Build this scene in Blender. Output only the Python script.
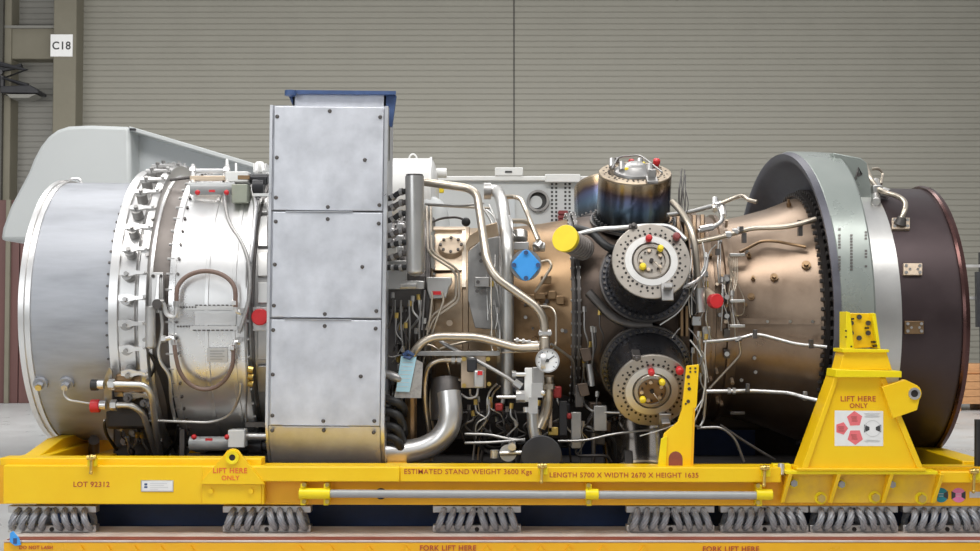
import bpy, bmesh, math, random
from mathutils import Vector, Matrix
for o in list(bpy.data.objects): bpy.data.objects.remove(o, do_unlink=True)
S_ = bpy.context.scene
COL = S_.collection
PI = math.pi
rnd = random.Random(7)
R = math.radians

# ------------------------------------------------------------------ camera, world, lights, exposure
F = 1310.0; DC = 8.9; HC = 1.58; PITCH = R(1.95); AZ = 1.612; TL = .011    # the engine axis height, and its slight fall towards the exhaust
cd = bpy.data.cameras.new('camera'); cam = bpy.data.objects.new('camera', cd); COL.objects.link(cam)
cd.sensor_width = 36; cd.lens = F/980*36; cd.clip_end = 200
cam.location = (0, -DC, HC); cam.rotation_euler = (PI/2+PITCH, 0, 0)
S_.camera = cam
w = bpy.data.worlds.new('hall_air'); S_.world = w; w.use_nodes = True
nt = w.node_tree; nt.nodes.clear()
wo = nt.nodes.new('ShaderNodeOutputWorld'); wb = nt.nodes.new('ShaderNodeBackground')
wt = nt.nodes.new('ShaderNodeTexCoord'); ws = nt.nodes.new('ShaderNodeSeparateXYZ'); wr = nt.nodes.new('ShaderNodeValToRGB')
wm = nt.nodes.new('ShaderNodeMath'); wm.operation = 'MULTIPLY_ADD'; wm.inputs[1].default_value = .5; wm.inputs[2].default_value = .5
nt.links.new(wt.outputs['Generated'], ws.inputs[0]); nt.links.new(ws.outputs['Z'], wm.inputs[0])
nt.links.new(wm.outputs[0], wr.inputs[0]); nt.links.new(wr.outputs[0], wb.inputs[0]); nt.links.new(wb.outputs[0], wo.inputs[0])
e = wr.color_ramp.elements
e[0].position = .45; e[0].color = (.10, .095, .09, 1)
e[1].position = .56; e[1].color = (.30, .30, .295, 1)
x = e.new(.70); x.color = (.70, .71, .72, 1)
x = e.new(.95); x.color = (.95, .97, 1, 1)
wb.inputs[1].default_value = .55
def area(name, loc, tgt, sx, sy, power, col=(1, .98, .95)):
    l = bpy.data.lights.new(name, 'AREA'); l.shape = 'RECTANGLE'; l.size = sx; l.size_y = sy; l.energy = power; l.color = col
    o = bpy.data.objects.new(name, l); COL.objects.link(o); o.location = loc
    o.rotation_euler = (Vector(tgt)-Vector(loc)).to_track_quat('-Z', 'Y').to_euler()
    return o
area('area_light', (-2.2, -4.5, 8.5), (-1.0, 0, 1.6), 7, 2.2, 330)
area('area_light', (3.5, -5.5, 9.0), (1.5, 0, 1.6), 6, 2.0, 200)
area('area_light', (-1.5, 3.0, 9.0), (-.8, 0, 1.6), 9, 2.0, 300)
area('area_light', (-1, 8.6, 5.0), (-.5, 17, .4), 24, 2.0, 800)  # added light hung in mid-air to brighten the back wall
area('front_fill', (-6.5, -11, 4.2), (-1.5, 0, 1.4), 5, 3, 150, (.93, .97, 1))  # added fill light from behind the camera, not a real window
S_.view_settings.view_transform = 'Standard'
try: S_.view_settings.look = 'None'
except Exception: pass
S_.view_settings.gamma = 1; S_.view_settings.exposure = 0.3; S_.view_settings.use_curve_mapping = False

# ------------------------------------------------------------------ placing helpers: a pixel of the photograph meets a real plane or the engine's cylinder
CP = Vector((0, -DC, HC)); FW = Vector((0, math.cos(PITCH), math.sin(PITCH))); UP = Vector((0, -math.sin(PITCH), math.cos(PITCH)))
def ray(u, v): return FW + Vector((1, 0, 0))*((u-490)/F) + UP*(-(v-275.5)/F)
def P(u, v, Y):
    d = ray(u, v); return CP + d*((Y+DC)/d.y)
def S(u, v, r):
    d = ray(u, v); oy, oz = -DC, HC-(AZ-TL*(u-490)*8.2/F)
    a = d.y**2+d.z**2; b = oy*d.y+oz*d.z; c = oy*oy+oz*oz-r*r
    D = b*b-a*c
    return CP + d*((-b-math.sqrt(max(D, 0)))/a)
def Xn(u, r): return (u-490)*(DC-r)/F
def Xt(u): return (u-490)*DC/F
def px(n, Y): return n*(Y+DC)/F
def Zv(v, Y): return P(490, v, Y).z
def Xu(u, Y, v=320): return P(u, v, Y).x

# ------------------------------------------------------------------ materials
MATS = {}
def mat(name, col, metal=0.0, rough=.5, var=.12, nscale=6, bump=0.0, stretch=(1, 1, 1), col2=None, spec=None, rvar=.1, hard=.25):
    m = bpy.data.materials.new(name); m.use_nodes = True; t = m.node_tree; b = t.nodes['Principled BSDF']
    b.inputs['Metallic'].default_value = metal; b.inputs['Roughness'].default_value = rough
    if spec is not None: b.inputs['Specular IOR Level'].default_value = spec
    tc = t.nodes.new('ShaderNodeTexCoord'); mp = t.nodes.new('ShaderNodeMapping'); mp.inputs['Scale'].default_value = stretch
    n = t.nodes.new('ShaderNodeTexNoise'); n.inputs['Scale'].default_value = nscale; n.inputs['Detail'].default_value = 6; n.inputs['Roughness'].default_value = .62
    t.links.new(tc.outputs['Object'], mp.inputs[0]); t.links.new(mp.outputs[0], n.inputs[0])
    cr = t.nodes.new('ShaderNodeValToRGB'); e = cr.color_ramp.elements
    e[0].position = .5-hard; e[1].position = .5+hard
    c2 = col2 or tuple(min(1, c*(1+var)) for c in col); c1 = tuple(c*(1-var) for c in col) if not col2 else col
    e[0].color = (*c1, 1); e[1].color = (*c2, 1)
    t.links.new(n.outputs[0], cr.inputs[0]); t.links.new(cr.outputs[0], b.inputs['Base Color'])
    if rvar:
        mr = t.nodes.new('ShaderNodeMapRange'); mr.inputs[3].default_value = max(.03, rough-rvar); mr.inputs[4].default_value = min(1, rough+rvar)
        mr.inputs[1].default_value = .3; mr.inputs[2].default_value = .7
        t.links.new(n.outputs[0], mr.inputs[0]); t.links.new(mr.outputs[0], b.inputs['Roughness'])
    if bump:
        bp = t.nodes.new('ShaderNodeBump'); bp.inputs['Strength'].default_value = bump; bp.inputs['Distance'].default_value = .01
        t.links.new(n.outputs[0], bp.inputs['Height']); t.links.new(bp.outputs[0], b.inputs['Normal'])
    MATS[name] = m; return m
M = MATS
mat('duct_alu', (.375, .388, .42), .42, .48, .16, 2.6, .02, (1, 3, 6), hard=.2)
mat('bright_steel', (.74, .73, .72), .85, .33, .05, 4, rvar=.03)
mat('satin_steel', (.62, .61, .59), .88, .36, .08, 5, rvar=.04)
mat('pale_casing', (.76, .755, .75), .8, .32, .04, 2.5)
mat('panel_alu', (.64, .655, .70), .55, .46, .15, 4.5, .015, hard=.2)
mat('edge_alu', (.72, .73, .76), .8, .35, .06, 9)
mat('grey_steel', (.40, .39, .38), .85, .40, .2, 8)
mat('drum_taupe', (.21, .185, .17), .45, .5, .12, 6)
mat('dark_steel', (.13, .12, .115), .8, .42, .3, 9)
mat('near_black', (.035, .03, .028), .5, .5, .3, 9)  # near-black shared by holes, dark flanges, gearbox and the under-engine sheets
mat('black_rubber', (.02, .02, .021), 0, .5, .3, 12)
mat('black_paint', (.03, .03, .034), .2, .42, .2, 6)
mat('tan_casing', (.36, .26, .17), .8, .38, .2, 4, .01, col2=(.60, .47, .34))
mat('tan_pad', (.62, .50, .38), .7, .40, .14, 6)
mat('tan_pipe', (.58, .51, .42), .9, .32, .08, 4, rvar=.03)
mat('bronze', (.17, .105, .055), .8, .38, .3, 4, col2=(.38, .25, .14))
mat('copper_casing', (.185, .128, .088), .85, .36, .2, 3.0, .008, col2=(.37, .28, .21))
mat('brown_casing', (.075, .058, .05), .8, .42, .3, 5, col2=(.17, .125, .095))
mat('brown_hose', (.20, .135, .11), .1, .55, .15, 40)
mat('grey_hose', (.42, .41, .40), .6, .42, .2, 60)
mat('grey_paint', (.38, .39, .39), .1, .4, .06, 6)
mat('green_paint', (.33, .35, .28), .1, .42, .08, 6)
mat('white_paint', (.80, .80, .78), 0, .35, .04, 5)
mat('cap_red', (.62, .025, .03), 0, .42, .12, 20)
mat('can_top_plate', (.24, .18, .12), .85, .36, .2, 6, col2=(.46, .38, .28))
mat('cap_maroon', (.25, .05, .05), 0, .5, .2, 20)
mat('cap_yellow', (.92, .70, .03), 0, .45, .05, 12)
mat('cover_blue', (.06, .36, .86), 0, .45, .05, 12)
mat('tape_blue', (.045, .085, .20), 0, .45, .2, 12)
mat('can_plate', (.38, .345, .305), .85, .36, .14, 5)
mat('chrome_dark', (.42, .38, .34), .95, .14, .1, 5, rvar=.03)
mat('can_plate_gold', (.62, .50, .34), .85, .34, .16, 7)
mat('shroud_green', (.29, .325, .30), .45, .30, .10, 2.2, col2=(.37, .40, .375))
mat('shroud_face', (.055, .055, .07), .25, .42, .3, 5, col2=(.13, .13, .155))
mat('exhaust_brown', (.050, .034, .036), .6, .40, .2, 3, col2=(.078, .056, .058))
mat('exhaust_rim', (.10, .05, .046), .9, .25, .2, 6)
mat('yellow_paint', (.93, .56, .004), 0, .36, .0, 2.0, .01, col2=(.97, .64, .008), hard=.18)
mat('yellow_fresh', (.92, .72, .005), 0, .35, .04, 6)
mat('yellow_orange', (.88, .45, .01), 0, .36, .06, 3)
mat('yellow_worn', (.74, .45, .06), 0, .45, 0, 7, .02, col2=(.93, .62, .02), hard=.2)
mat('base_worn', (.55, .42, .36), 0, .5, .2, 6, .02, col2=(.72, .66, .60))
mat('stripe_red', (.27, .075, .05), 0, .5, .25, 9)
mat('beam_blue', (.035, .07, .19), 0, .45, .3, 3)
mat('rope_wire', (.34, .355, .385), .4, .5, .15, 40)
mat('bar_alu', (.58, .57, .56), .8, .4, .12, 9)
mat('brass', (.70, .50, .15), .9, .3, .1, 9)
mat('letter_red', (.50, .085, .03), 0, .5, .15, 60)
mat('letter_orange', (.85, .16, .03), 0, .5, .05, 60)
mat('letter_dark', (.05, .05, .05), 0, .5, .05, 60)
mat('paper_white', (.84, .84, .83), 0, .5, .03, 20)
mat('paper_grey', (.62, .62, .62), 0, .5, .03, 20)
mat('paper_blue', (.42, .68, .80), 0, .6, .06, 30)
mat('sticker_pink', (.85, .18, .20), 0, .5, .06, 40)
mat('sticker_teal', (.02, .27, .34), 0, .5, .06, 40)
mat('sticker_rose', (.80, .22, .42), 0, .5, .06, 40)
mat('plastic_bag', (.36, .35, .34), 0, .3, .2, 20)
mat('glass_clear', (.9, .9, .9), 0, .08, 0, 5, rvar=0)
mat('gauge_face', (.86, .87, .88), 0, .35, .03, 10)
mat('wall_clad', (.250, .240, .203), 0, .5, .05, 1.2)
mat('seam_dark', (.07, .066, .055), 0, .6, .1, 5)
mat('concrete_col', (.165, .15, .11), 0, .7, .10, 2.5, col2=(.205, .19, .145))
mat('louver', (.21, .205, .185), .1, .5, .08, 4)
mat('floor_concrete', (.54, .55, .55), 0, .32, .06, 1.5, rvar=.08)
mat('hood_paint', (.62, .645, .645), 0, .42, .03, 1.2)
mat('hood_inner', (.62, .65, .67), 0, .45, .05, 1.5)
mat('machine_paint', (.62, .64, .64), 0, .42, .04, 2)
mat('wood_red', (.12, .055, .05), 0, .6, .25, 3, stretch=(1, 1, .1))
mat('wood', (.52, .27, .12), 0, .6, .2, 5, .02, (1, 1, 6))
mat('seg_black', (.015, .015, .016), 0, .5, .1, 5)
mat('louver_dark', (.05, .05, .05), 0, .6, .2, 5)
mat('foil_red', (.30, .03, .03), .3, .35, .3, 20)
# heat tinted metal of the combustor cans: colour bands follow the can's own axis
def heat_mat():
    m = mat('heat_tint', (.1, .1, .1), .92, .21, .1, 5, rvar=.06); t = m.node_tree; b = t.nodes['Principled BSDF']
    tc = t.nodes.new('ShaderNodeTexCoord'); sp = t.nodes.new('ShaderNodeSeparateXYZ'); n = t.nodes.new('ShaderNodeTexNoise'); n.inputs['Scale'].default_value = 5
    ad = t.nodes.new('ShaderNodeMath'); ad.operation = 'MULTIPLY_ADD'; ad.inputs[1].default_value = .07
    cr = t.nodes.new('ShaderNodeValToRGB'); mr = t.nodes.new('ShaderNodeMapRange'); mr.inputs[1].default_value = .03; mr.inputs[2].default_value = .36
    t.links.new(tc.outputs['Object'], sp.inputs[0]); t.links.new(tc.outputs['Object'], n.inputs[0])
    t.links.new(n.outputs[0], ad.inputs[0]); t.links.new(sp.outputs['Z'], ad.inputs[2]); t.links.new(ad.outputs[0], mr.inputs[0]); t.links.new(mr.outputs[0], cr.inputs[0])
    e = cr.color_ramp.elements; e[0].position = 0; e[0].color = (.035, .04, .045, 1); e[1].position = 1; e[1].color = (.40, .32, .22, 1)
    for p, c in ((.25, (.08, .095, .11)), (.45, (.11, .17, .24)), (.62, (.12, .14, .24)), (.74, (.10, .075, .09)), (.86, (.30, .21, .12))):
        k = e.new(p); k.color = (*c, 1)
    t.links.new(cr.outputs[0], b.inputs['Base Color'])
heat_mat()
# lower ends of the can: same metal but darker
mat('can_dark', (.075, .075, .083), .85, .27, .25, 5, rvar=.06)

# ------------------------------------------------------------------ mesh helpers
WORLD = {}          # object -> world position of its origin
EACH = {'rivets': 'rivet', 'ring_studs': 'ring_stud', 'flange_studs': 'flange_stud', 'hose_fittings': 'hose_fitting', 'pump_ports': 'pump_port', 'pipe_nuts': 'pipe_nut', 'plate_bolts': 'plate_bolt',
 'clamp_bolts': 'clamp_bolt', 'trunnion_bolts': 'trunnion_bolt', 'trunnion_pins': 'trunnion_hole', 'bracket_bolts': 'bracket_bolt', 'bracket_holes': 'bolt_hole', 'cover_bolts': 'cover_bolt', 'cover_screws': 'cover_screw',
 'web_bolts': 'web_bolt', 'casing_bosses': 'casing_boss', 'seam_bolts': 'seam_bolt', 'probe_plates': 'probe_plate', 'probe_tips': 'probe_tip', 'pad_bolts': 'pad_bolt', 'side_bolts': 'side_bolt', 'fuel_ports': 'fuel_port',
 'red_cover': 'red_cover', 'casing_lugs': 'casing_lug', 'line_nuts': 'line_nut', 'bleed_blocks': 'bleed_block', 'fitting': 'fitting', 'pump_body': 'pump_body', 'insulation_blanket': 'insulation_pad', 'pentagons': 'pentagon',
 'pump_flange': 'pump_ring', 'hose_clamp': 'hose_clamp', 'bar_screw': 'bar_screw', 'gearbox_dark_fill': 'gearbox_dark_fill', 'valve_fittings': 'valve_fitting', 'fuel_nozzles': 'fuel_nozzle', 'drain_valve': 'drain_valve', 'bow_tie_mark': 'bow_tie_half'}
class MB:
    def __init__(s): s.v = []; s.f = []; s.mk = []
    def add(s, vs, fs):
        s.mk.append((len(s.v), len(s.f)))
        o = len(s.v); s.v += [Vector(p) for p in vs]; s.f += [tuple(i+o for i in q) for q in fs]; return s
    def box(s, c, d, mtx=None):
        x, y, z = (k/2 for k in d); c = Vector(c)
        vs = [Vector((a*x, b*y, g*z)) for a in (-1, 1) for b in (-1, 1) for g in (-1, 1)]
        if mtx is not None: vs = [mtx @ p for p in vs]
        return s.add([p+c for p in vs], [(0, 1, 3, 2), (4, 6, 7, 5), (0, 4, 5, 1), (2, 3, 7, 6), (0, 2, 6, 4), (1, 5, 7, 3)])
    def bb(s, x0, x1, y0, y1, z0, z1): return s.box(((x0+x1)/2, (y0+y1)/2, (z0+z1)/2), (abs(x1-x0), abs(y1-y0), abs(z1-z0)))
    def lathe(s, prof, org=(0, 0, 0), axis=(1, 0, 0), n=64, caps=(False, False), ref=None, a0=0, a1=2*PI):
        a = Vector(axis).normalized(); h = Vector(ref) if ref else (Vector((0, 0, 1)) if abs(a.z) < .9 else Vector((0, 1, 0)))
        p = (h-a*h.dot(a)).normalized(); q = a.cross(p); org = Vector(org); full = abs(a1-a0-2*PI) < 1e-6
        m = n if full else n+1; vs = []
        for (t, r) in prof:
            for k in range(m):
                g = a0+(a1-a0)*k/n; vs.append(org+a*t+(p*math.cos(g)+q*math.sin(g))*r)
        fs = []
        for i in range(len(prof)-1):
            for k in range(n):
                k2 = (k+1) % m; fs.append((i*m+k, i*m+k2, (i+1)*m+k2, (i+1)*m+k))
        if caps[0]: fs.append(tuple(range(m)))
        if caps[1]: fs.append(tuple(range((len(prof)-1)*m, len(prof)*m)))
        return s.add(vs, fs)
    def cyl(s, p0, p1, r0, r1=None, n=20):
        p0, p1 = Vector(p0), Vector(p1); d = p1-p0; L = d.length
        return s.lathe([(0, r0), (L, r0 if r1 is None else r1)], p0, d, n, (True, True))
    def ball(s, c, r, n=14):
        return s.lathe([(-r*math.cos(PI*i/8), max(1e-4, r*math.sin(PI*i/8))) for i in range(9)], c, (0, 0, 1), n)
    def dome_cyl(s, p0, p1, r, d0=.0, d1=.0, n=28):
        p0, p1 = Vector(p0), Vector(p1); L = (p1-p0).length; pr = []
        if d0: pr += [(d0*(1-math.sin(PI/2*i/5)), r*max(.001, math.sqrt(max(0, 1-(1-math.sin(PI/2*i/5))**2)))) for i in range(0, 5)]
        pr += [(d0, r), (L-d1, r)]
        if d1: pr += [(L-d1+d1*math.sin(PI/2*i/5), r*max(.001, math.cos(PI/2*i/5))) for i in range(1, 6)]
        return s.lathe(pr, p0, p1-p0, n, (True, True))
    def tube(s, pts, r, n=10, closed=False):
        pts = [Vector(p) for p in pts]
        if len(pts) < 2: return s
        N = len(pts); T = []
        for i in range(N):
            if closed: t = pts[(i+1) % N]-pts[i-1]
            else: t = pts[min(i+1, N-1)]-pts[max(i-1, 0)]
            T.append(t.normalized())
        h = Vector((0, 0, 1)) if abs(T[0].z) < .9 else Vector((0, 1, 0))
        p = (h-T[0]*h.dot(T[0])).normalized(); vs = []
        for i in range(N):
            p = (p-T[i]*p.dot(T[i])).normalized(); q = T[i].cross(p)
            for k in range(n):
                g = 2*PI*k/n; vs.append(pts[i]+(p*math.cos(g)+q*math.sin(g))*r)
        fs = []
        for i in range(N if closed else N-1):
            j = (i+1) % N
            for k in range(n): fs.append((i*n+k, i*n+(k+1) % n, j*n+(k+1) % n, j*n+k))
        if not closed: fs += [tuple(range(n)), tuple(range((N-1)*n, N*n))]
        return s.add(vs, fs)
    def prism(s, poly, off):
        poly = [Vector(p) for p in poly]; off = Vector(off); n = len(poly)
        return s.add(poly+[p+off for p in poly], [tuple(range(n)), tuple(range(2*n-1, n-1, -1))]+[(i, (i+1) % n, n+(i+1) % n, n+i) for i in range(n)])
    def loft(s, rings, closed=True, caps=True):
        n = len(rings[0]); vs = [p for r in rings for p in r]; fs = []
        for i in range(len(rings)-1):
            for k in range(n if closed else n-1): fs.append((i*n+k, i*n+(k+1) % n, (i+1)*n+(k+1) % n, (i+1)*n+k))
        if caps: fs += [tuple(range(n)), tuple(range((len(rings)-1)*n, len(rings)*n))]
        return s.add(vs, fs)
    def patch(s, u0, u1, v0, v1, r, th, nu=2, nv=10):
        """a plate bent to the engine's round casing"""
        a = [[S(u0+(u1-u0)*i/nu, v0+(v1-v0)*j/nv, r+th) for j in range(nv+1)] for i in range(nu+1)]
        def inn(p):
            d = Vector((0, p.y, p.z-AZ)); return p-d.normalized()*th
        w = nv+1; top = [p for row in a for p in row]; vs = top+[inn(p) for p in top]; K = len(top); fs = []
        for i in range(nu):
            for j in range(nv):
                q = (i*w+j, i*w+j+1, (i+1)*w+j+1, (i+1)*w+j); fs.append(q); fs.append(tuple(K+k for k in reversed(q)))
        edge = [i*w for i in range(nu+1)]+[nu*w+j for j in range(1, w)]+[i*w+nv for i in range(nu-1, -1, -1)]+[j for j in range(nv-1, 0, -1)]
        for i in range(len(edge)):
            a_, b_ = edge[i], edge[(i+1) % len(edge)]; fs.append((a_, b_, K+b_, K+a_))
        return s.add(vs, fs)
    def build(s, name, m, parent=None, label=None, bevel=0, origin=None, base=False, smooth=35, kind=None, flat=False):
        if name in EACH:
            nm = EACH[name]; mk = s.mk+[(len(s.v), len(s.f))]; o = None
            for (v0, f0), (v1, f1) in zip(mk, mk[1:]):
                q = MB(); q.v = s.v[v0:v1]; q.f = [tuple(i-v0 for i in f) for f in s.f[f0:f1]]
                o = q.build(nm if nm not in EACH else nm+' ', m, parent, label, bevel, origin, base, smooth, kind, flat)
            return o
        name = name.strip()
        lo = Vector([min(p[i] for p in s.v) for i in range(3)]); hi = Vector([max(p[i] for p in s.v) for i in range(3)])
        c = Vector(origin) if origin is not None else (lo+hi)/2
        if base: c.z = lo.z
        me = bpy.data.meshes.new(name); me.from_pydata([p-c for p in s.v], [], s.f); me.update()
        bm = bmesh.new(); bm.from_mesh(me); bmesh.ops.remove_doubles(bm, verts=bm.verts, dist=1e-6); bmesh.ops.recalc_face_normals(bm, faces=bm.faces); bm.to_mesh(me); bm.free()
        if not flat:
            me.polygons.foreach_set('use_smooth', [True]*len(me.polygons))
            try: me.set_sharp_from_angle(angle=R(smooth))
            except Exception: pass
        me.materials.append(M[m] if isinstance(m, str) else m)
        o = bpy.data.objects.new(name, me); COL.objects.link(o)
        o.location = c-(WORLD[parent] if parent else Vector())
        if parent: o.parent = parent
        WORLD[o] = c
        if label: o['label'] = label
        if kind: o['kind'] = kind
        if bevel:
            b = o.modifiers.new('bevel', 'BEVEL'); b.width = bevel; b.segments = 2; b.limit_method = 'ANGLE'; b.angle_limit = R(40)
        return o
def thing(name, loc, label, cat, group=None):
    o = bpy.data.objects.new(name, None); COL.objects.link(o); o.location = loc; o.empty_display_size = .1
    o['label'] = label; o['category'] = cat; WORLD[o] = Vector(loc)
    if group: o['group'] = group
    return o
def tag(o, label, cat, group=None):
    o['label'] = label; o['category'] = cat
    if group: o['group'] = group
    return o
def struct(o): o['kind'] = 'structure'; return o
def copy_part(o, parent, loc=None):
    c = o.copy(); COL.objects.link(c); c.parent = parent
    if loc is not None: c.location = loc
    WORLD[c] = (WORLD[parent] if parent else Vector())+Vector(c.location)
    for ch in [k for k in bpy.data.objects if k.parent == o]: copy_part(ch, c)
    return c
def fillet(pts, b, n=5):
    pts = [Vector(p) for p in pts]; out = [pts[0]]
    for i in range(1, len(pts)-1):
        a, p, c = pts[i-1], pts[i], pts[i+1]; d1 = a-p; d2 = c-p
        k = min(b, .48*d1.length, .48*d2.length)
        s0 = p+d1.normalized()*k; s1 = p+d2.normalized()*k
        for j in range(n+1):
            t = j/n; out.append(s0*(1-t)**2+p*2*t*(1-t)+s1*t*t)
    out.append(pts[-1]); return out
def Sp(u, v, r):
    p = S(u, v, r)
    if u > 375 and v > 395 and p.y > -(r-.12): p = P(u, v, -(r-.12))
    return p
def pipe_pts(pts): return [Sp(*p) for p in pts]
def pipe(name, pts, wpx, m, parent, bend=.08, n=10, label=None, ends=None):
    """pts: (u, v, radius from the engine axis); ends: widen into hex nuts"""
    w = pipe_pts(pts); r = sum(px(wpx, p.y) for p in w)/len(w)/2
    mb = MB().tube(fillet(w, bend), r, n)
    if ends:
        for a, b in ((w[0], w[1]), (w[-1], w[-2])):
            d = (b-a).normalized(); mb.cyl(a-d*r*.3, a+d*r*3.0, r*1.65, n=6); mb.cyl(a+d*r*3.4, a+d*r*5.2, r*1.45, n=6)
    return mb.build(name, m, parent, label=label)
def pipeY(name, pts, wpx, m, parent, bend=.08, n=10, label=None):
    w = [P(*p) for p in pts]; r = sum(px(wpx, p.y) for p in w)/len(w)/2
    return MB().tube(fillet(w, bend), r, n).build(name, m, parent, label=label)
def lettering(txt, u, v, Y, wpx, m, parent, label=None, hscale=1.0, bold=.012, world=None):
    cu = bpy.data.curves.new('lettering', 'FONT'); cu.body = txt; cu.align_x = 'CENTER'; cu.align_y = 'CENTER'; cu.extrude = .002; cu.offset = bold; cu.space_character = 1.08
    o = bpy.data.objects.new('lettering', cu); COL.objects.link(o)
    dg = bpy.context.evaluated_depsgraph_get(); me = bpy.data.meshes.new_from_object(o.evaluated_get(dg))
    bpy.data.objects.remove(o, do_unlink=True)
    xs = [q.co.x for q in me.vertices]; k = px(wpx, Y)/(max(xs)-min(xs)); xm = (max(xs)+min(xs))/2; c = P(u, v, Y)
    ys = [q.co.y for q in me.vertices]; ym = (max(ys)+min(ys))/2
    for q in me.vertices: q.co = Vector(((q.co.x-xm)*k, -q.co.z*.3, (q.co.y-ym)*k*hscale))
    me.materials.clear(); me.materials.append(M[m]); t = bpy.data.objects.new('lettering', me); COL.objects.link(t)
    t.location = c-(WORLD[parent] if parent else Vector())
    if parent: t.parent = parent
    WORLD[t] = c
    if label: t['label'] = label
    return t
def disc_bolts(mb, c, nrm, rad, n, r, h, a0=0, hexn=8):
    nrm = Vector(nrm).normalized(); ref = Vector((0, 0, 1)) if abs(nrm.z) < .9 else Vector((0, 1, 0))
    p = (ref-nrm*ref.dot(nrm)).normalized(); q = nrm.cross(p)
    for k in range(n):
        g = a0+2*PI*k/n; b = Vector(c)+(p*math.cos(g)+q*math.sin(g))*rad
        mb.cyl(b-nrm*h*.3, b+nrm*h, r, n=hexn)
    return mb
def ax(X, r, ang):
    """point on the engine: station X, radius r, angle above the horizontal on the camera side"""
    return Vector((X, -r*math.cos(ang), AZ-TL*X+r*math.sin(ang)))
OX = (0, 0, AZ)

# ------------------------------------------------------------------ setting: floor, wall, columns
fl = MB().bb(-16, 16, -12, 17.2, -.15, 0).build('floor', 'floor_concrete'); struct(fl)
YW = 17.0; per = .117
prof = []
z = 0.0
while z < 9.6:
    prof += [(YW, z), (YW, z+per*.80), (YW+.014, z+per*.86), (YW+.014, z+per*.97)]; z += per
xw0 = Xu(77, YW, 60)
def corr(x0, x1, y_off=0, zlo=0, zhi=99, pr=prof):
    pr = [(y+y_off, zz) for (y, zz) in pr if zlo <= zz <= zhi]
    vs = [(x0, y, zz) for y, zz in pr]+[(x1, y, zz) for y, zz in pr]; n = len(pr)
    vs += [(x0, YW+y_off+.2, pr[0][1]), (x0, YW+y_off+.2, pr[-1][1]), (x1, YW+y_off+.2, pr[0][1]), (x1, YW+y_off+.2, pr[-1][1])]
    fs = [(i, i+1, n+i+1, n+i) for i in range(n-1)]+[(2*n, 2*n+1, 2*n+3, 2*n+2)]
    return MB().add(vs, fs)
wall = struct(corr(xw0, 15.5).build('wall_back', 'wall_clad', flat=True))
xs = Xu(514, YW, 60)
struct(MB().bb(xs-.015, xs+.015, YW-.006, YW+.03, 0, 9.5).build('trim_1', 'seam_dark'))
xl = Xu(53, YW, 60)
struct(corr(-16, xl+.1, .12).build('wall_left', 'louver', flat=True))
# columns and beam frame with the bay number
c1 = MB().bb(Xu(53, YW-.45, 60), Xu(76, YW-.45, 60), YW-.45, YW+.1, 0, 9.5)
struct(c1.build('trim_2', 'concrete_col', bevel=.02))
struct(MB().bb(Xu(74.5, YW, 60), Xu(79, YW, 60), YW-.12, YW+.1, 0, 9.5).build('trim_3', 'concrete_col', bevel=.01))
struct(MB().bb(Xu(3.5, YW-.3, 60), Xu(11, YW-.3, 60), YW-.3, YW+.14, 0, 9.5).build('trim_4', 'concrete_col', bevel=.02))
struct(MB().bb(Xu(2.5, YW, 60), xl+.12, YW-.25, YW+.14, Zv(61.5, YW), Zv(30, YW)).build('trim_5', 'concrete_col', bevel=.02))
struct(MB().bb(Xu(9, YW, 60), xl+.12, YW-.32, YW-.25, Zv(31.5, YW), Zv(29, YW)).build('trim_6', 'louver'))
struct(MB().bb(Xu(-12, YW-.4, 60), Xu(2.5, YW-.4, 60), YW-.4, YW+.14, 0, 9.5).build('trim_7', 'seam_dark'))
YS = YW-.47
sg = MB().bb(Xu(50.5, YS, 60), Xu(72.5, YS, 60), YS-.01, YS+.02, Zv(56.5, YS), Zv(34.5, YS)).build('bay_sign', 'paper_white')
tag(sg, 'square white bay sign with black C18 on the concrete column', 'sign')
lettering('C18', 61.5, 45.5, YS-.012, 18.5, 'letter_dark', sg, hscale=1.05, bold=.02)
# wall heater bracket on the left
YH = YW-.8
hb = thing('wall_bracket_lamp', P(12, 92, YH+.5), 'dark floodlight on a folded bracket beside the concrete column', 'lamp')
MB().prism([P(0, 86, YH), P(30, 85, YH), P(38, 90, YH), P(38, 93, YH), P(0, 93, YH)], (0, .5, 0)).build('lamp_housing', 'black_paint', hb, bevel=.02)
MB().prism([P(6, 94, YH), P(36, 94, YH), P(28, 98, YH), P(10, 98, YH)], (0, .4, 0)).build('lamp_lens', 'louver', hb, bevel=.01)
mb = MB()
mb.tube([P(0, 64, YH+.2), P(26, 70, YH+.2), P(4, 78, YH+.2), P(28, 86, YH+.2)], .05, 8); mb.tube([P(0, 70, YH+.35), P(22, 66, YH+.35)], .05, 8); mb.tube([P(2, 76, YH+.3), P(2, 88, YH+.3)], .06, 8)
mb.tube([P(0, 72, YH+.3), P(2, 72, YW-.38)], .05, 8)
mb.build('bracket_arm', 'black_paint', hb)

# ------------------------------------------------------------------ things standing behind the engine
YB = 16.1
tb = thing('timber_hoarding', (P(8, 400, YB).x, YB, 0), 'dark red-brown timber boards standing upright at the wall under the grey hood', 'boards')
zt = Zv(200, YB)
xx = Xu(-26, YB); k = 0
while xx < Xu(26, YB):
    MB().bb(xx, xx+.20, YB, YB+.06, 0.0, zt).build('board', 'wood_red', tb, bevel=.01); xx += .215
MB().bb(Xu(6, YB), Xu(10.5, YB), YB-.08, YB-.001, 0, zt).build('batten', 'concrete_col', tb, bevel=.01)

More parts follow.
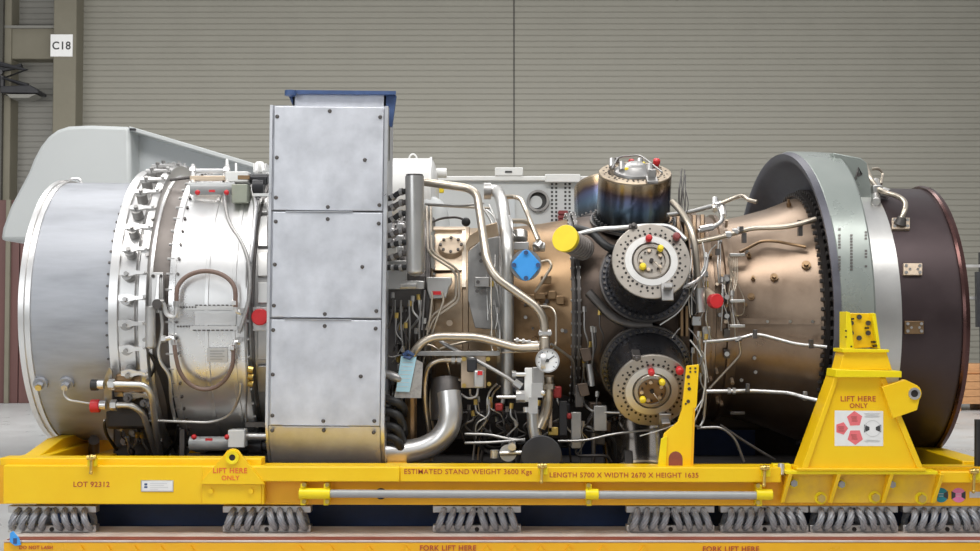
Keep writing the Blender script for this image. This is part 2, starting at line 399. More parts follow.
YH = 5.0
hood = thing('fairing_hood', (P(120, 200, YH+1).x, YH+1, 0), 'large pale grey fairing hood with sloping right end behind the engine inlet', 'hood')
poly = [(0, 240.5), (2, 228), (10, 206), (28, 172), (33, 159), (40, 146), (48, 136), (57, 129.5), (68, 126), (90, 125), (130, 126.5), (131, 240)]
MB().prism([P(u, v, YH) for u, v in poly], (0, 2.4, 0)).build('hood_shell', 'hood_paint', hood, bevel=.04)
MB().prism([P(131, 127, YH+.35), P(258, 167, YH+.35), P(300, 180, YH+.35), P(300, 262, YH+.35), P(131, 250, YH+.35)], (0, 1.9, 0)).build('recessed_panel', 'hood_inner', hood)
MB().prism([P(129, 126, YH), P(200, 147, YH), P(260, 165, YH), P(300, 178, YH), P(300, 182, YH), P(260, 169.5, YH), P(200, 151.5, YH), P(129, 130, YH)], (0, 2.3, 0)).build('rim_flange', 'hood_paint', hood, bevel=.008)
MB().box(P(133, 129.5, YH-.01), (.06, .05, .02)).build('latch', 'black_paint', hood)
for u in (60, 240):
    for dy in (.2, 2.0):
        x_ = P(u, 240, YH).x; MB().bb(x_-.07, x_+.07, YH+dy, YH+dy+.14, 0, Zv(238, YH)).build('leg', 'grey_steel', hood, bevel=.01)

YM = 4.0
enc = thing('equipment_enclosure', (Xu(505, YM), YM+.6, 0), 'pale grey machine enclosure with round port and punched vent columns behind the compressor', 'enclosure')
zt = Zv(180, YM)
MB().bb(Xu(400, YM), Xu(597, YM), YM, YM+1.6, 0, zt).build('enclosure_body', 'machine_paint', enc, bevel=.01)
MB().bb(Xu(400, YM), Xu(598, YM), YM-.05, YM+.1, zt-.012, zt+.035).build('top_rail', 'white_paint', enc, bevel=.008)
MB().bb(Xu(495, YM), Xu(523, YM), YM-.06, YM+.1, zt+.035, Zv(168, YM)).build('rail_bracket', 'white_paint', enc, bevel=.008)
MB().bb(Xu(545, YM), Xu(580, YM), YM-.09, YM-.05, Zv(183, YM), Zv(175, YM)).build('rail_bracket', 'white_paint', enc, bevel=.006)
MB().bb(Xu(505, YM), Xu(512, YM), YM-.066, YM-.06, Zv(173.4, YM), Zv(171.6, YM)).build('rail_slot', 'louver_dark', enc)
c = P(538, 201, YM); rr = px(10, YM)
MB().lathe([(-.02, rr*1.12), (-.045, rr*1.08), (-.045, rr*.86), (.0, rr*.84), (.0, rr*1.12)], c, (0, 1, 0), 36).build('port_ring', 'grey_steel', enc)
MB().cyl(c+Vector((0, -.004, 0)), c+Vector((0, .05, 0)), rr*.85, n=30).build('port_glass', 'louver_dark', enc)
MB().cyl(c+Vector((-.02, -.012, -.01)), c+Vector((-.02, -.004, -.01)), rr*.62, n=30).build('port_plate', 'machine_paint', enc)
mb = MB(); h = px(1.05, YM)
for u in (552, 556.2, 565.4, 569.6):
    v = 184
    while v < 224:
        mb.box(P(u, v, YM-.001), (2*h, .004, 2*h)); v += 4.0
mb.build('vent_holes', 'louver_dark', enc)
mb = MB()
for k in range(9): mb.box(P(546.5+k*1.8, 231, YM-.002), (px(1.1, YM), .006, px(4, YM)))
mb.build('louvre_slots', 'louver_dark', enc)
mb = MB(); mb.box(P(563, 222, YM-.06), (px(9, YM), .12, px(22, YM)))
for k in range(5): mb.box(P(563, 213+k*4, YM-.125), (px(10, YM), .02, px(1.6, YM)))
mb.build('terminal_block', 'cap_maroon', enc)
MB().bb(Xu(509, YM), Xu(515, YM), YM-.02, YM+.01, Zv(240, YM), Zv(196, YM)).build('seam_post', 'hood_inner', enc)

YV = 2.1
ves = thing('pressure_vessel', (Xu(410, YV), YV, 0), 'white cylindrical tank with lifting eye and side nozzle behind the intake box', 'tank')
cz = Zv(194, YV); rv = px(36, YV)
MB().dome_cyl((Xu(340, YV), YV, cz), (Xu(438.5, YV), YV, cz), rv, .06, .07).build('tank_shell', 'white_paint', ves)
MB().lathe([(0, rv), (0, rv*1.03), (.02, rv*1.03), (.02, rv)], (Xu(430, YV), YV, cz), (1, 0, 0), 40).build('weld_band', 'white_paint', ves)
MB().cyl((Xu(436, YV), YV, Zv(173, YV)), (Xu(446.5, YV), YV, Zv(173, YV)), px(5, YV), n=20).build('nozzle', 'white_paint', ves)
MB().tube([P(413, 160, YV)+Vector((px(4, YV)*math.cos(g), 0, px(6, YV)*math.sin(g))) for g in [PI*i/10 for i in range(11)]], px(.9, YV), 8).build('lifting_eye', 'white_paint', ves)
MB().tube(fillet([P(415, 203, YV-.2), P(438, 205, YV-.25), P(443, 240, YV-.25)], .18, 8), px(9, YV), 20).build('outlet_elbow', 'machine_paint', ves)
for u in (370, 418):
    MB().bb(Xu(u, YV)-.05, Xu(u, YV)+.05, YV-.2, YV+.2, 0, cz-rv*.9).build('leg', 'white_paint', ves, bevel=.01)
MB().box(P(441.5, 190, YV-.05), (.04, .05, .05)).build('valve_tag', 'cap_yellow', ves, bevel=.006)

YR = 10.0
rk = thing('storage_rack', (Xu(985, YR), YR, 0), 'grey storage rack with thin pale rails at the right edge', 'rack')
for v in (266, 298):
    MB().bb(Xu(938, YR), Xu(1040, YR), YR-.03, YR+.03, Zv(v+1.4, YR), Zv(v-1.4, YR)).build('rail', 'bar_alu', rk)
for u in (986, 1030, 941): MB().bb(Xu(u, YR)-.05, Xu(u, YR)+.05, YR+.031, YR+.13, 0, Zv(264 if u == 941 else 252, YR)).build('upright', 'black_paint', rk)
MB().bb(Xu(977, YR-.1), Xu(990, YR-.1), YR-.12, YR-.031, Zv(327, YR), Zv(272, YR)).build('dark_panel', 'black_paint', rk)
YC = 14.0
cr = thing('wooden_crate', (Xu(985, YC), YC+.4, 0), 'orange-brown wooden crate on the floor at the right edge', 'crate')
x0, x1 = Xu(952, YC), Xu(1030, YC); zt = Zv(374, YC)
for i in range(4): MB().bb(x0, x1, YC, YC+.03, .12+i*(zt-.12)/4, .12+(i+.93)*(zt-.12)/4).build('slat', 'wood', cr)
MB().bb(x0, x1, YC+.03, YC+.9, .12, zt-.01).build('crate_body', 'wood', cr)
for x_ in (x0+.05, (x0+x1)/2, x1-.05): MB().bb(x_-.05, x_+.05, YC-.03, YC, .10, zt).build('cleat', 'wood', cr)
for x_ in (x0+.08, (x0+x1)/2, x1-.08): MB().bb(x_-.06, x_+.06, YC, YC+.9, 0, .12).build('runner', 'wood', cr)
bx = MB().prism([P(957, 374, YC+.1), P(963, 364, YC+.1), P(1010, 364, YC+.1), P(1015, 374, YC+.1)], (0, .6, 0)).build('tarpaulin_bundle', 'wood', None, bevel=.02)
tag(bx, 'tan sloped wooden lid block lying on top of the crate', 'block')

# ------------------------------------------------------------------ the lower base the isolators stand on
YF = -1.335
base = thing('stand_base', (0, 0, 0), 'yellow lower base frame with worn top edge under the rope isolators', 'base frame')
zb = Zv(534, YF)                      # top of the base
YBF = -1.55
xL, xR = Xu(6, YBF), 3.2
MB().bb(xL, xR, YBF, -1.05, zb-.012, zb).build('top_plate', 'base_worn', base, bevel=.003)
MB().bb(xL+.02, xR, YBF+.004, YBF+.10, zb+.0005, zb+.004).build('paint_stripe', 'stripe_red', base, 'dark red painted stripe')
MB().bb(xL, xR, YBF+.003, -1.32, .06, zb-.0125).build('front_beam', 'yellow_orange', base, bevel=.006)
MB().bb(xL, xR, 1.2, 1.5, .06, zb).build('rear_beam', 'yellow_orange', base, bevel=.006)
for x_ in (xL+.1, -1.4, 0, 1.4, 2.9): MB().bb(x_-.09, x_+.09, -1.32, 1.2, .06, zb-.02).build('cross_beam', 'yellow_orange', base, bevel=.006)
MB().bb(-2.75, 3.0, -.92, -.80, zb-.02, zb+.125).build('inner_beam', 'beam_blue', base, 'dark blue inner beam', bevel=.006)
MB().bb(-2.75, 3.0, -.80, -.70, .06, zb-.02).build('inner_beam_web', 'beam_blue', base)
for x_ in (-2.4, 0, 2.6): MB().bb(x_-.06, x_+.06, -1.05, -.92, .1, zb-.02).build('beam_bracket', 'beam_blue', base)
for x_ in (xL+.3, 0, 2.8):
    MB().bb(x_-.15, x_+.15, YBF+.05, -1.35, 0, .06).build('foot_pad', 'black_rubber', base); MB().bb(x_-.15, x_+.15, 1.2, 1.45, 0, .06).build('foot_pad', 'black_rubber', base)
for u in (80, 107, 134, 160, 190, 299, 330, 368, 405, 486, 514, 540, 568, 602, 643):
    p = P(u, 548.5, YBF); MB().prism([p+Vector((-.02, 0, -.02)), p+Vector((.03, 0, -.02)), p+Vector((.005, 0, .018))], (0, .012, 0)).build('weld_tab', 'yellow_orange', base).location.y -= .012
lettering('FORK LIFT HERE', 448, 548, YBF, 56, 'letter_red', base, 'red lettering reading FORK LIFT HERE', bold=.02)
lettering('FORK LIFT HERE', 731, 549, YBF, 56, 'letter_red', base, 'red lettering reading FORK LIFT HERE', bold=.02)
lettering('DO NOT LASH', 36, 547.5, YBF, 33, 'letter_red', base, 'red lettering reading DO NOT LASH', bold=.02)
# blue hang tag
tp = [(10, 533), (13, 531), (19, 538), (21, 545), (15, 546), (9.5, 542)]
t = MB().prism([P(u, v, YBF-.012) for u, v in tp], (0, .006, 0)).build('hang_tag', 'cover_blue', None, bevel=.002); tag(t, 'small blue tag hanging on the left corner of the yellow base', 'tag')
mb = MB(); q = P(15, 541, YBF-.014); mb.box(q, (.02, .002, .03)); mb.build('tag_print', 'tape_blue', t)

# ------------------------------------------------------------------ wire rope isolators
zt_ = Zv(507.2, YF); zmid = (zb+zt_)/2
def make_isolator(width):
    root = thing('rope_isolator', (0, -1.25, zb), '', 'isolator', 'wire rope isolators between frame and base')
    hb_ = .040; W2 = width/2; yb = -1.24
    MB().bb(-W2, W2, yb-.035, yb+.035, zt_-hb_, zt_-.001).build('top_bar', 'bar_alu', root, bevel=.003)
    MB().bb(-W2, W2, yb-.035, yb+.035, zb+.001, zb+hb_).build('bottom_bar', 'bar_alu', root, bevel=.003)
    proto = None
    for g, sgn in ((0, 1), (1, -1)):
        for k in range(4):
            x0 = (-W2+.046+k*.057) if g == 0 else (.036+k*.057)
            rr = .0185; H = (zt_-zb)/2-.0225
            cl = []; N = 40
            for i in range(N+1):
                a = 2*PI*i/N
                cl.append(Vector((sgn*(.019*math.cos(a)), -.078*math.sin(a), H*math.cos(a))))
            if proto is None or k == 0:
                mb = MB(); mb.tube(cl[:-1], rr*.55, 6, closed=True)
                for s_ in range(6):
                    st = []
                    for i in range(N*2):
                        t = i/(N*2); f = t*N; j = int(f) % N; fr = f-int(f); p = cl[j]*(1-fr)+cl[j+1]*fr
                        tg = (cl[j+1]-cl[j]).normalized(); n1 = Vector((1, 0, 0)); n1 = (n1-tg*n1.dot(tg)).normalized(); n2 = tg.cross(n1)
                        ang = 2*PI*(s_/6)+sgn*t*2*PI*2.2
                        st.append(p+(n1*math.cos(ang)+n2*math.sin(ang))*rr*.62)
                    mb.tube(st, rr*.44, 6, closed=True)
                proto = mb.build('rope_loop', 'rope_wire', root, origin=(0, 0, 0)); proto.location = Vector((x0, 0, zmid-zb)); WORLD[proto] = Vector((x0, -1.25, zmid))
            else:
                copy_part(proto, root, Vector((x0, 0, zmid-zb)))
    mb = MB()
    mb.cyl((.0, yb-.040, zb+.018), (.0, yb-.03, zb+.018), .013, n=14); mb.cyl((.0, yb-.04, zt_-.02), (.0, yb-.03, zt_-.02), .010, n=14)
    mb.build('bar_screw', 'near_black', root)
    return root
iso_spans = [(8, 101, 'leftmost rope isolator, below the red words LOT 92312'), (222, 314, 'rope isolator below the left lifting lug'), (432, 522, 'rope isolator below the words ESTIMATED STAND WEIGHT'),
  (626, 713, 'rope isolator below the word HEIGHT and the slim yellow bracket'), (721, 805, 'rope isolator under the left edge of the yellow tower'),
  (812, 892, 'rope isolator under the middle of the yellow tower'), (903, 986, 'rightmost rope isolator, below the round teal and pink stickers')]
iso = None
for a, b, lab in iso_spans:
    xc = (Xu(a, -1.27)+Xu(b, -1.27))/2
    if iso is None: iso = make_isolator(.51)
    if a == 8: o = iso; o.location.x = xc
    else: o = copy_part(iso, None, Vector((xc, -1.25, zb)))
    o.scale.x = 1
    o['label'] = 'grey wire '+lab

# ------------------------------------------------------------------ upper yellow frame
stand = thing('transport_stand', (0, 0, Zv(503.6, YF)+.004), 'long yellow steel transport frame with trunnion tower carrying the engine', 'stand')
YW_ = -1.30
zt0 = Zv(463.5, YW_); z1 = Zv(502.5, YW_)
X0, X1 = Xu(-1, YF), 2.96
MB().bb(X0, X1, YW_, YW_+.02, z1, zt0).build('rail_web', 'yellow_orange', stand)
MB().bb(X0, Xu(262, YW_), YW_, YW_+.14, zt0-.01, Zv(456.5, YW_)).build('rail_top', 'yellow_paint', stand, bevel=.006)
MB().bb(Xu(262, YW_)+.002, X1, YW_, YW_+.14, zt0-.02, zt0).build('rail_top', 'yellow_paint', stand, bevel=.004)
MB().bb(X0, X1, YW_+.02, YW_+.14, z1, z1+.014).build('rail_bottom_flange', 'yellow_paint', stand)
MB().bb(Xu(5, -1.36), Xu(265, -1.36), -1.36, YW_-.001, Zv(502.5, -1.36), Zv(464, -1.36)).build('side_plate', 'yellow_paint', stand, bevel=.005)
MB().bb(Xu(203, -1.375), Xu(262, -1.375), -1.372, -1.3602, Zv(502, -1.37), Zv(465, -1.37)).build('lug_plate', 'yellow_paint', stand, bevel=.003)
MB().bb(Xu(253, -1.38), Xu(400, -1.38), -1.385, YW_-.001, Zv(479.5, -1.38), Zv(464.5, -1.38)).build('upper_tube', 'yellow_paint', stand, bevel=.006)
MB().bb(Xu(400, -1.37), Xu(780, -1.37), -1.37, YW_-.001, Zv(479.5, -1.37), Zv(464.5, -1.37)).build('upper_tube', 'yellow_paint', stand, bevel=.005)
MB().bb(Xu(938, -1.34), X1, -1.345, YW_-.001, Zv(479.5, -1.34), Zv(468, -1.34)).build('upper_tube', 'yellow_paint', stand, bevel=.006)
MB().bb(X0, X1, 1.16, 1.30, z1, Zv(463.5, YW_)+.03).build('rear_rail', 'yellow_paint', stand, bevel=.006)
for x_ in (X0+.08, X1-.10): MB().bb(x_-.08, x_+.08, YW_+.14, 1.16, z1, zt0+.02).build('end_beam', 'yellow_paint', stand, bevel=.006)
for x_ in (X0+.02, X1-.16):
    hh = .085 if x_ < 0 else .02
    ef = [Vector((x_, -1.16, zt0-.01)), Vector((x_, -.55, zt0+hh)), Vector((x_, .55, zt0+hh)), Vector((x_, 1.16, zt0-.01)), Vector((x_, 1.16, zt0-.12)), Vector((x_, -1.16, zt0-.12))]
    MB().prism(ef, (.10, 0, 0)).build('end_frame', 'yellow_paint', stand, bevel=.005)
for u0, u1 in ((76, 90), (395, 410)):
    x_ = Xu(u0, -1.1); MB().bb(x_-.06, x_+.06, YW_+.14, 1.16, z1, zt0-.02).build('cross_member', 'yellow_orange', stand, bevel=.006)
MB().bb(-2.55, 2.7, -1.05, 1.1, z1+.02, z1+.05).build('added_dark_tray', 'near_black', stand, 'black sheet added to darken the gap under the engine')  # added black sheet that keeps the gap under the engine dark
MB().bb(-2.2, 2.75, 1.08, 1.10, z1+.05, z1+.62).build('added_dark_screen', 'near_black', stand)  # added dark screen behind the engine, hides the bright floor beyond
MB().bb(.5, 2.0, 1.02, 1.06, zt0-.18, zt0+.02).build('rear_tube', 'beam_blue', stand)
# lifting lug
def lug_poly(cx, cy, r, base_pts, Y):
    c = P(cx, cy, Y); rr = px(r, Y); pts = [P(*b, Y) for b in base_pts[:1]]
    for i in range(13):
        g = PI*(.86-.72*i/12); pts.append(c+Vector((math.cos(g)*rr, 0, math.sin(g)*rr)))
    return pts+[P(*b, Y) for b in base_pts[1:]], c
pl, c = lug_poly(232.5, 457, 8.5, [(199, 484), (265, 484)], -1.395)
MB().prism(pl, (0, .024, 0)).build('lifting_lug', 'yellow_paint', stand, bevel=.003)
MB().lathe([(-.012, .018), (-.016, .026), (-.016, .038), (0, .040)], c, (0, 1, 0), 24).build('lug_bush', 'yellow_fresh', stand)
MB().cyl(c+Vector((0, -.010, 0)), c+Vector((0, -.002, 0)), .019, n=20).build('lug_hole', 'near_black', stand)
mb = MB()
for u, v in ((211, 489), (251, 489), (207, 476)):
    p = P(u, v, -1.372); mb.cyl(p, p+Vector((0, -.012, 0)), .016, n=6)
mb.build('plate_bolts', 'yellow_paint', stand)
lettering('LIFT HERE', 230, 470.2, -1.3965, 34, 'letter_orange', stand, 'orange lettering reading LIFT HERE', bold=.02)
lettering('ONLY', 230.5, 477.5, -1.3965, 18, 'letter_orange', stand, 'orange lettering reading ONLY', bold=.02)
lettering('LOT 92312', 91.5, 484.3, -1.3615, 36, 'letter_red', stand, 'red lettering reading LOT 92312', bold=.015)
lettering('ESTIMATED STAND WEIGHT 3600 Kgs', 468, 470, -1.3715, 127, 'letter_red', stand, 'red lettering reading ESTIMATED STAND WEIGHT 3600 Kgs', bold=.006)
lettering('LENGTH 5700 X WIDTH 2670 X HEIGHT 1635', 624, 472.3, -1.3715, 148, 'letter_red', stand, 'red lettering reading LENGTH 5700 X WIDTH 2670 X HEIGHT 1635', bold=.010)
# data plate
dp = MB().prism([P(141, 480, -1.3605), P(173.5, 480, -1.3605), P(173.5, 491.5, -1.3605), P(141, 491.5, -1.3605)], (0, -.004, 0)).build('data_plate', 'bar_alu', stand, 'small white data plate with blue mark', bevel=.001)
MB().prism([P(142, 481, -1.365), P(172.5, 481, -1.365), P(172.5, 490.5, -1.365), P(142, 490.5, -1.365)], (0, -.001, 0)).build('plate_print', 'paper_white', dp)
mb = MB(); mb.box(P(145.8, 484.2, -1.3665), (.016, .001, .012)); mb.box(P(145.8, 487.0, -1.3665), (.018, .001, .010)); mb.build('plate_logo', 'tape_blue', dp)
mb = MB()
for v, a, b in ((483.3, 150, 167), (485.2, 150, 164), (487.2, 150, 168), (489, 150, 158)): mb.box(P((a+b)/2, v, -1.3665), (px(b-a, -1.36), .0008, .003))
mb.build('plate_text', 'paper_grey', dp)
# grey tube held by yellow clamps along the rail
MB().cyl((Xu(326, -1.38), -1.385, Zv(491.3, -1.38)), (Xu(760, -1.38), -1.385, Zv(492.3, -1.38)), px(4, -1.38), n=18).build('locking_bar', 'grey_paint', stand, 'long pale grey round bar')
c = P(381, 491.5, YW_); MB().cyl(c+Vector((0, -.004, 0)), c+Vector((0, .002, 0)), px(5.6, YW_), n=24).build('web_hole', 'near_black', stand)
def clamp(us, ub0, ub1):
    mb = MB()
    for u in us:
        mb.box(P(u, 491.5, -1.345), (px(5, -1.345), .09, px(21, -1.345)))
    mb.cyl((Xu(ub0, -1.39), -1.388, Zv(491.5, -1.39)), (Xu(ub1, -1.39), -1.388, Zv(491.7, -1.39)), px(5.5, -1.39), n=18)
    cl = mb.build('bar_clamp', 'yellow_fresh', stand, bevel=.003); mb = MB()
    for u in us:
        for v in (482.5, 499.5): mb.cyl(P(u, v, -1.39), P(u, v, -1.41), .013, n=6)
    mb.build('clamp_bolts', 'brass', cl)
clamp((304, 327), 300, 331); clamp((588.5,), 585, 598); clamp((758,), 755, 771)
# hinged T bolts
def tbolt(u, v0, v1, Y):
    mb = MB(); mb.tube([P(u, v0, Y), P(u-.6, v1, Y)], px(1.6, Y), 8); mb.cyl(P(u-4.5, v0, Y), P(u+4.5, v0-.5, Y), px(2.3, Y), n=12); mb.ball(P(u, v0, Y), px(3.2, Y), 10); mb.ball(P(u-.6, v1, Y), px(2.0, Y), 8)
    b = mb.build('swing_bolt', 'brass', stand)
    MB().box(P(u+1, v0+4, Y+.025), (px(9, Y), .03, px(9, Y))).build('bolt_block', 'yellow_fresh', b, bevel=.004)
tbolt(91.5, 456, 471, -1.40); tbolt(542, 463.5, 479, -1.415); tbolt(764.5, 465, 482, -1.415); tbolt(974, 468, 488, -1.39)
MB().cyl(P(977.5, 466, -1.25), P(977.5, 416, -1.25), px(3.2, -1.25), n=16).build('black_post', 'black_rubber', stand, 'black ribbed upright post')
MB().box(P(781, 463.5, -1.30), (px(18, -1.3), .06, px(6, -1.3))).build('stop_block', 'yellow_fresh', stand, bevel=.004)
MB().cyl(P(781, 461, -1.33), P(781, 472, -1.35), .02, n=10).build('stop_pin', 'bar_alu', stand)

# trunnion tower: base bracket with gussets
before_tower = set(bpy.data.objects)
YT = -1.40
MB().prism([P(786, 471, YT), P(938, 471, YT), P(938, 474.5, YT), P(786, 474.5, YT)], (0, YW_-YT, 0)).build('tower_shelf', 'yellow_fresh', stand, bevel=.003)
MB().bb(Xu(783, -1.325), Xu(935, -1.325), -1.325, YW_-.0005, Zv(503, -1.325), Zv(474, -1.325)).build('tower_backplate', 'yellow_worn', stand, bevel=.002)
for u in (785.5, 833.5, 886, 936):
    x_ = Xu(u, -1.36); a0 = Vector((x_+.018, YT, Zv(474, YT))); 
    pts = [Vector((x_, YT, Zv(474.5, YT))), Vector((x_, -1.325, Zv(474.5, YT))), Vector((x_, -1.325, Zv(503, -1.325))), Vector((x_-.0, -1.345, Zv(503, -1.345)))]
    mb = MB(); L = [p+Vector((.012*(p.z-z1)/(.2), 0, 0))+Vector((-.03*(zt0-p.z)/.2, 0, 0)) for p in pts]
    mb.prism(L, (.022, 0, 0)); mb.build('tower_gusset', 'yellow_paint', stand, bevel=.002)
for u, v in ((820.5, 498), (874.5, 497), (921, 498), (793, 483), (840.5, 484), (891, 484)):
    c = P(u, v, -1.326); big = v > 490
    w_ = MB().cyl(c+Vector((0, .001, 0)), c+Vector((0, -.006, 0)), .036 if big else .03, n=20).build('bolt_washer', 'yellow_fresh', stand)
    MB().cyl(c+Vector((0, -.006, 0)), c+Vector((0, -.03, 0)), .024 if big else .021, n=6).build('bolt_head', 'grey_steel' if not big else 'brass', w_)
# tower body (tapered box)
def tb_ring(pts, Y0, Y1):
    return None
def tower_box(name, uvs, Yf, Yb, m, bev=.004):
    f = [P(u, v, Yf) for u, v in uvs]; mb = MB().prism(f, (0, Yb-Yf, 0)); return mb.build(name, m, stand, bevel=bev)
tower_box('tower_body', [(837, 376), (885, 376), (922, 468.5), (806, 468.5)], -1.385, -1.215, 'yellow_paint')
tower_box('tower_flange', [(834.5, 377), (839, 377), (808, 469), (801, 469)], -1.40, -1.20, 'yellow_paint')
tower_box('tower_flange', [(880, 378), (885.5, 378), (923.5, 468.5), (917, 468.5)], -1.40, -1.20, 'yellow_paint')
tower_box('tower_foot', [(797, 468.3), (926, 468.3), (926, 471), (797, 471)], -1.41, -1.20, 'yellow_paint', .003)
tower_box('tower_collar', [(836, 369.5), (901.5, 371), (901.5, 377.5), (835, 377.5)], -1.43, -1.22, 'yellow_fresh')
tower_box('tower_neck', [(844, 351), (886, 351), (892, 370), (839, 370)], -1.38, -1.20, 'yellow_paint')
tower_box('tower_cap', [(842, 348.5), (889, 349.5), (889, 352.5), (842, 352.5)], -1.40, -1.20, 'yellow_fresh', .003)
# trunnion block: open bracket with six bolts
tk = tower_box('trunnion_plate', [(849, 313), (874.5, 313.5), (880, 347), (848, 348.5)], -1.33, -1.24, 'yellow_paint')
tower_box('trunnion_cheek', [(846, 311.5), (850, 312.5), (854, 348.8), (846, 348.8)], -1.39, -1.24, 'yellow_fresh', .003)
tower_box('trunnion_cheek', [(872, 313), (875.5, 313.5), (880.5, 348.8), (877, 348.8)], -1.385, -1.24, 'yellow_fresh', .003)
mb = MB()
for u, v in ((858.5, 317), (867.5, 323), (867.5, 333), (858.5, 338), (850.5, 333), (850.5, 323)):
    c = P(u, v, -1.33); mb.cyl(c, c+Vector((0, -.012, 0)), px(2.5, -1.33), n=10)
mb.build('trunnion_bolts', 'dark_steel', tk)
mb = MB()
for u, v in ((853, 319), (868, 328), (874.5, 342), (845.5, 331), (845.5, 337), (876, 346), (851, 346.5)):
    c = P(u, v, -1.392); mb.cyl(c, c+Vector((0, -.002 if u in (845.5,) else .061, 0)), px(1.0, -1.33), n=8)
mb.build('trunnion_pins', 'near_black', tk)
# side lug on the tower
Yl = -1.43
lp = [(882, 387), (905, 379.5)]+[(912.5+9*math.cos(g)*1.0, 393.5-9.5*math.sin(g)) for g in [R(60-i*20) for i in range(6)]]+[(917, 410), (893, 418.5)]
lg = MB().prism([P(u, v, Yl) for u, v in lp], (0, .05, 0)).build('tower_lug', 'yellow_paint', stand, bevel=.003)
c = P(914, 393.5, Yl); MB().lathe([(.004, .034), (-.010, .034), (-.010, .022), (.004, .018)], c, (0, 1, 0), 24).build('lug_bush', 'bar_alu', lg)
MB().cyl(c+Vector((0, -.004, 0)), c+Vector((0, .003, 0)), .021, n=20).build('lug_hole', 'near_black', lg)
MB().bb(Xu(884, -1.385), Xu(900, -1.385), -1.381, -1.20, Zv(416, -1.385), Zv(384, -1.385)).build('lug_mount', 'yellow_paint', stand, bevel=.003)
lettering('LIFT HERE', 858, 398.8, -1.3865, 35, 'letter_red', stand, 'red lettering reading LIFT HERE', bold=.015)
lettering('ONLY', 858.5, 405.6, -1.3865, 18, 'letter_red', stand, 'red lettering reading ONLY', bold=.015)
# shock sticker on the tower
Ys = -1.3865
st = MB().prism([P(834.5, 410.5, Ys), P(883, 411, Ys), P(883, 446, Ys), (P(834.5, 446, Ys))], (0, .001, 0)).build('sticker', 'paper_white', stand, 'white sticker with three pink pentagons and a black bow tie mark')
def penta(mb, u, v, r, rot):
    c = P(u, v, Ys-.001); rr = px(r, Ys)
    mb.prism([c+Vector((math.cos(rot+2*PI*i/5)*rr, 0, math.sin(rot+2*PI*i/5)*rr)) for i in range(5)], (0, .0008, 0))
mb = MB(); penta(mb, 854.5, 419, 8, R(20)); penta(mb, 841.5, 428.5, 6.5, R(0)); penta(mb, 855, 437, 8, R(55)); mb.build('pentagons', 'sticker_pink', st)
mb = MB()
for du, dv, w_ in ((-2, -1, 6), (-1.5, 1, 5), (-1, 3, 6)):
    for cu_, cv_ in ((855, 418), (842, 428), (855, 436)): mb.box(P(cu_+du*.6, cv_+dv, Ys-.0022), (px(w_, Ys), .0006, .003))
mb.build('pentagon_text', 'stripe_red', st)
mb = MB()
for sgn in (-1, 1):
    mb.prism([P(872.5+sgn*8.5, 424.5, Ys-.001), P(872.5+sgn*8.5, 432.5, Ys-.001), P(872.5+sgn*3.2, 430, Ys-.001), P(872.5+sgn*3.2, 427, Ys-.001)], (0, .0008, 0))
mb.build('bow_tie_mark', 'letter_dark', st)
mb = MB(); c = P(872.5, 428.5, Ys-.001); mb.lathe([(0, px(8.2, Ys)), (-.0006, px(8.2, Ys)), (-.0006, px(7.7, Ys)), (0, px(7.7, Ys))], c, (0, 1, 0), 32)
for i in range(8): mb.box(P(872, 413.5+i*.9+(22 if i > 4 else 0), Ys-.001), (px(16-2*(i % 3), Ys), .0006, .0022))
mb.build('sticker_rings', 'paper_grey', st)
# round stickers at the right end
for u, m_, nm in ((941, 'sticker_teal', 'round teal sticker with black bow tie'), (958.5, 'sticker_rose', 'round pink sticker with black bow tie')):
    c = P(u, 495, YW_-.001); sk = MB().cyl(c, c+Vector((0, -.001, 0)), px(7.2, YW_), n=32).build('sticker', m_, stand, nm); mb = MB()
    for sgn in (-1, 1): mb.prism([P(u+sgn*7, 491, YW_-.0025), P(u+sgn*7, 499, YW_-.0025), P(u+sgn*3, 497, YW_-.0025), P(u+sgn*3, 493, YW_-.0025)], (0, .0006, 0))
    mb.build('bow_tie_mark', 'letter_dark', sk)
    mb = MB(); mb.box(P(u, 493.6, YW_-.0025), (px(5, YW_), .0006, .003)); mb.box(P(u, 496, YW_-.0025), (px(4, YW_), .0006, .003)); mb.build('sticker_text', 'paper_grey', sk)
MB().box(P(976, 494.5, YW_-.001), (px(13, YW_), .002, px(6, YW_))).build('sticker', 'paper_grey', stand, 'pale strip sticker')
for o in bpy.data.objects:
    if o not in before_tower and o.parent == stand: o.location.z += .0186      # the tower stands level on the slightly low frame
# slim bracket bolted to the combustion section
Yk = -1.26
MB().prism([P(u, v, Yk) for u, v in ((686.5, 363), (698.8, 361.5), (696.5, 405), (693.5, 405.5), (691, 465), (658, 465), (660, 450), (664, 431), (678, 419), (682, 406))], (0, .03, 0)).build('support_bracket', 'yellow_paint', stand, 'slim yellow bracket plate', bevel=.003)
MB().prism([P(u, v, Yk) for u, v in ((692, 404), (695, 404), (693.2, 465), (690, 465))], (0, .16, 0)).build('bracket_flange', 'yellow_orange', stand, bevel=.002)
MB().prism([P(u, v, Yk-.014) for u, v in ((657.5, 465), (661, 436), (667, 433), (666, 465))], (0, .013, 0)).build('bracket_rib', 'yellow_fresh', stand, bevel=.002)
mb = MB()
ar = [(668.5, 465), (668.5, 456)]+[(675.5-7*math.cos(g), 456-7.5*math.sin(g)) for g in [PI*i/8 for i in range(1, 8)]]+[(682.5, 456), (682.5, 465)]
mb.prism([P(u, v, Yk-.001) for u, v in ar], (0, .0005, 0)); mb.build('bracket_arch', 'stripe_red', stand)
mb = MB()
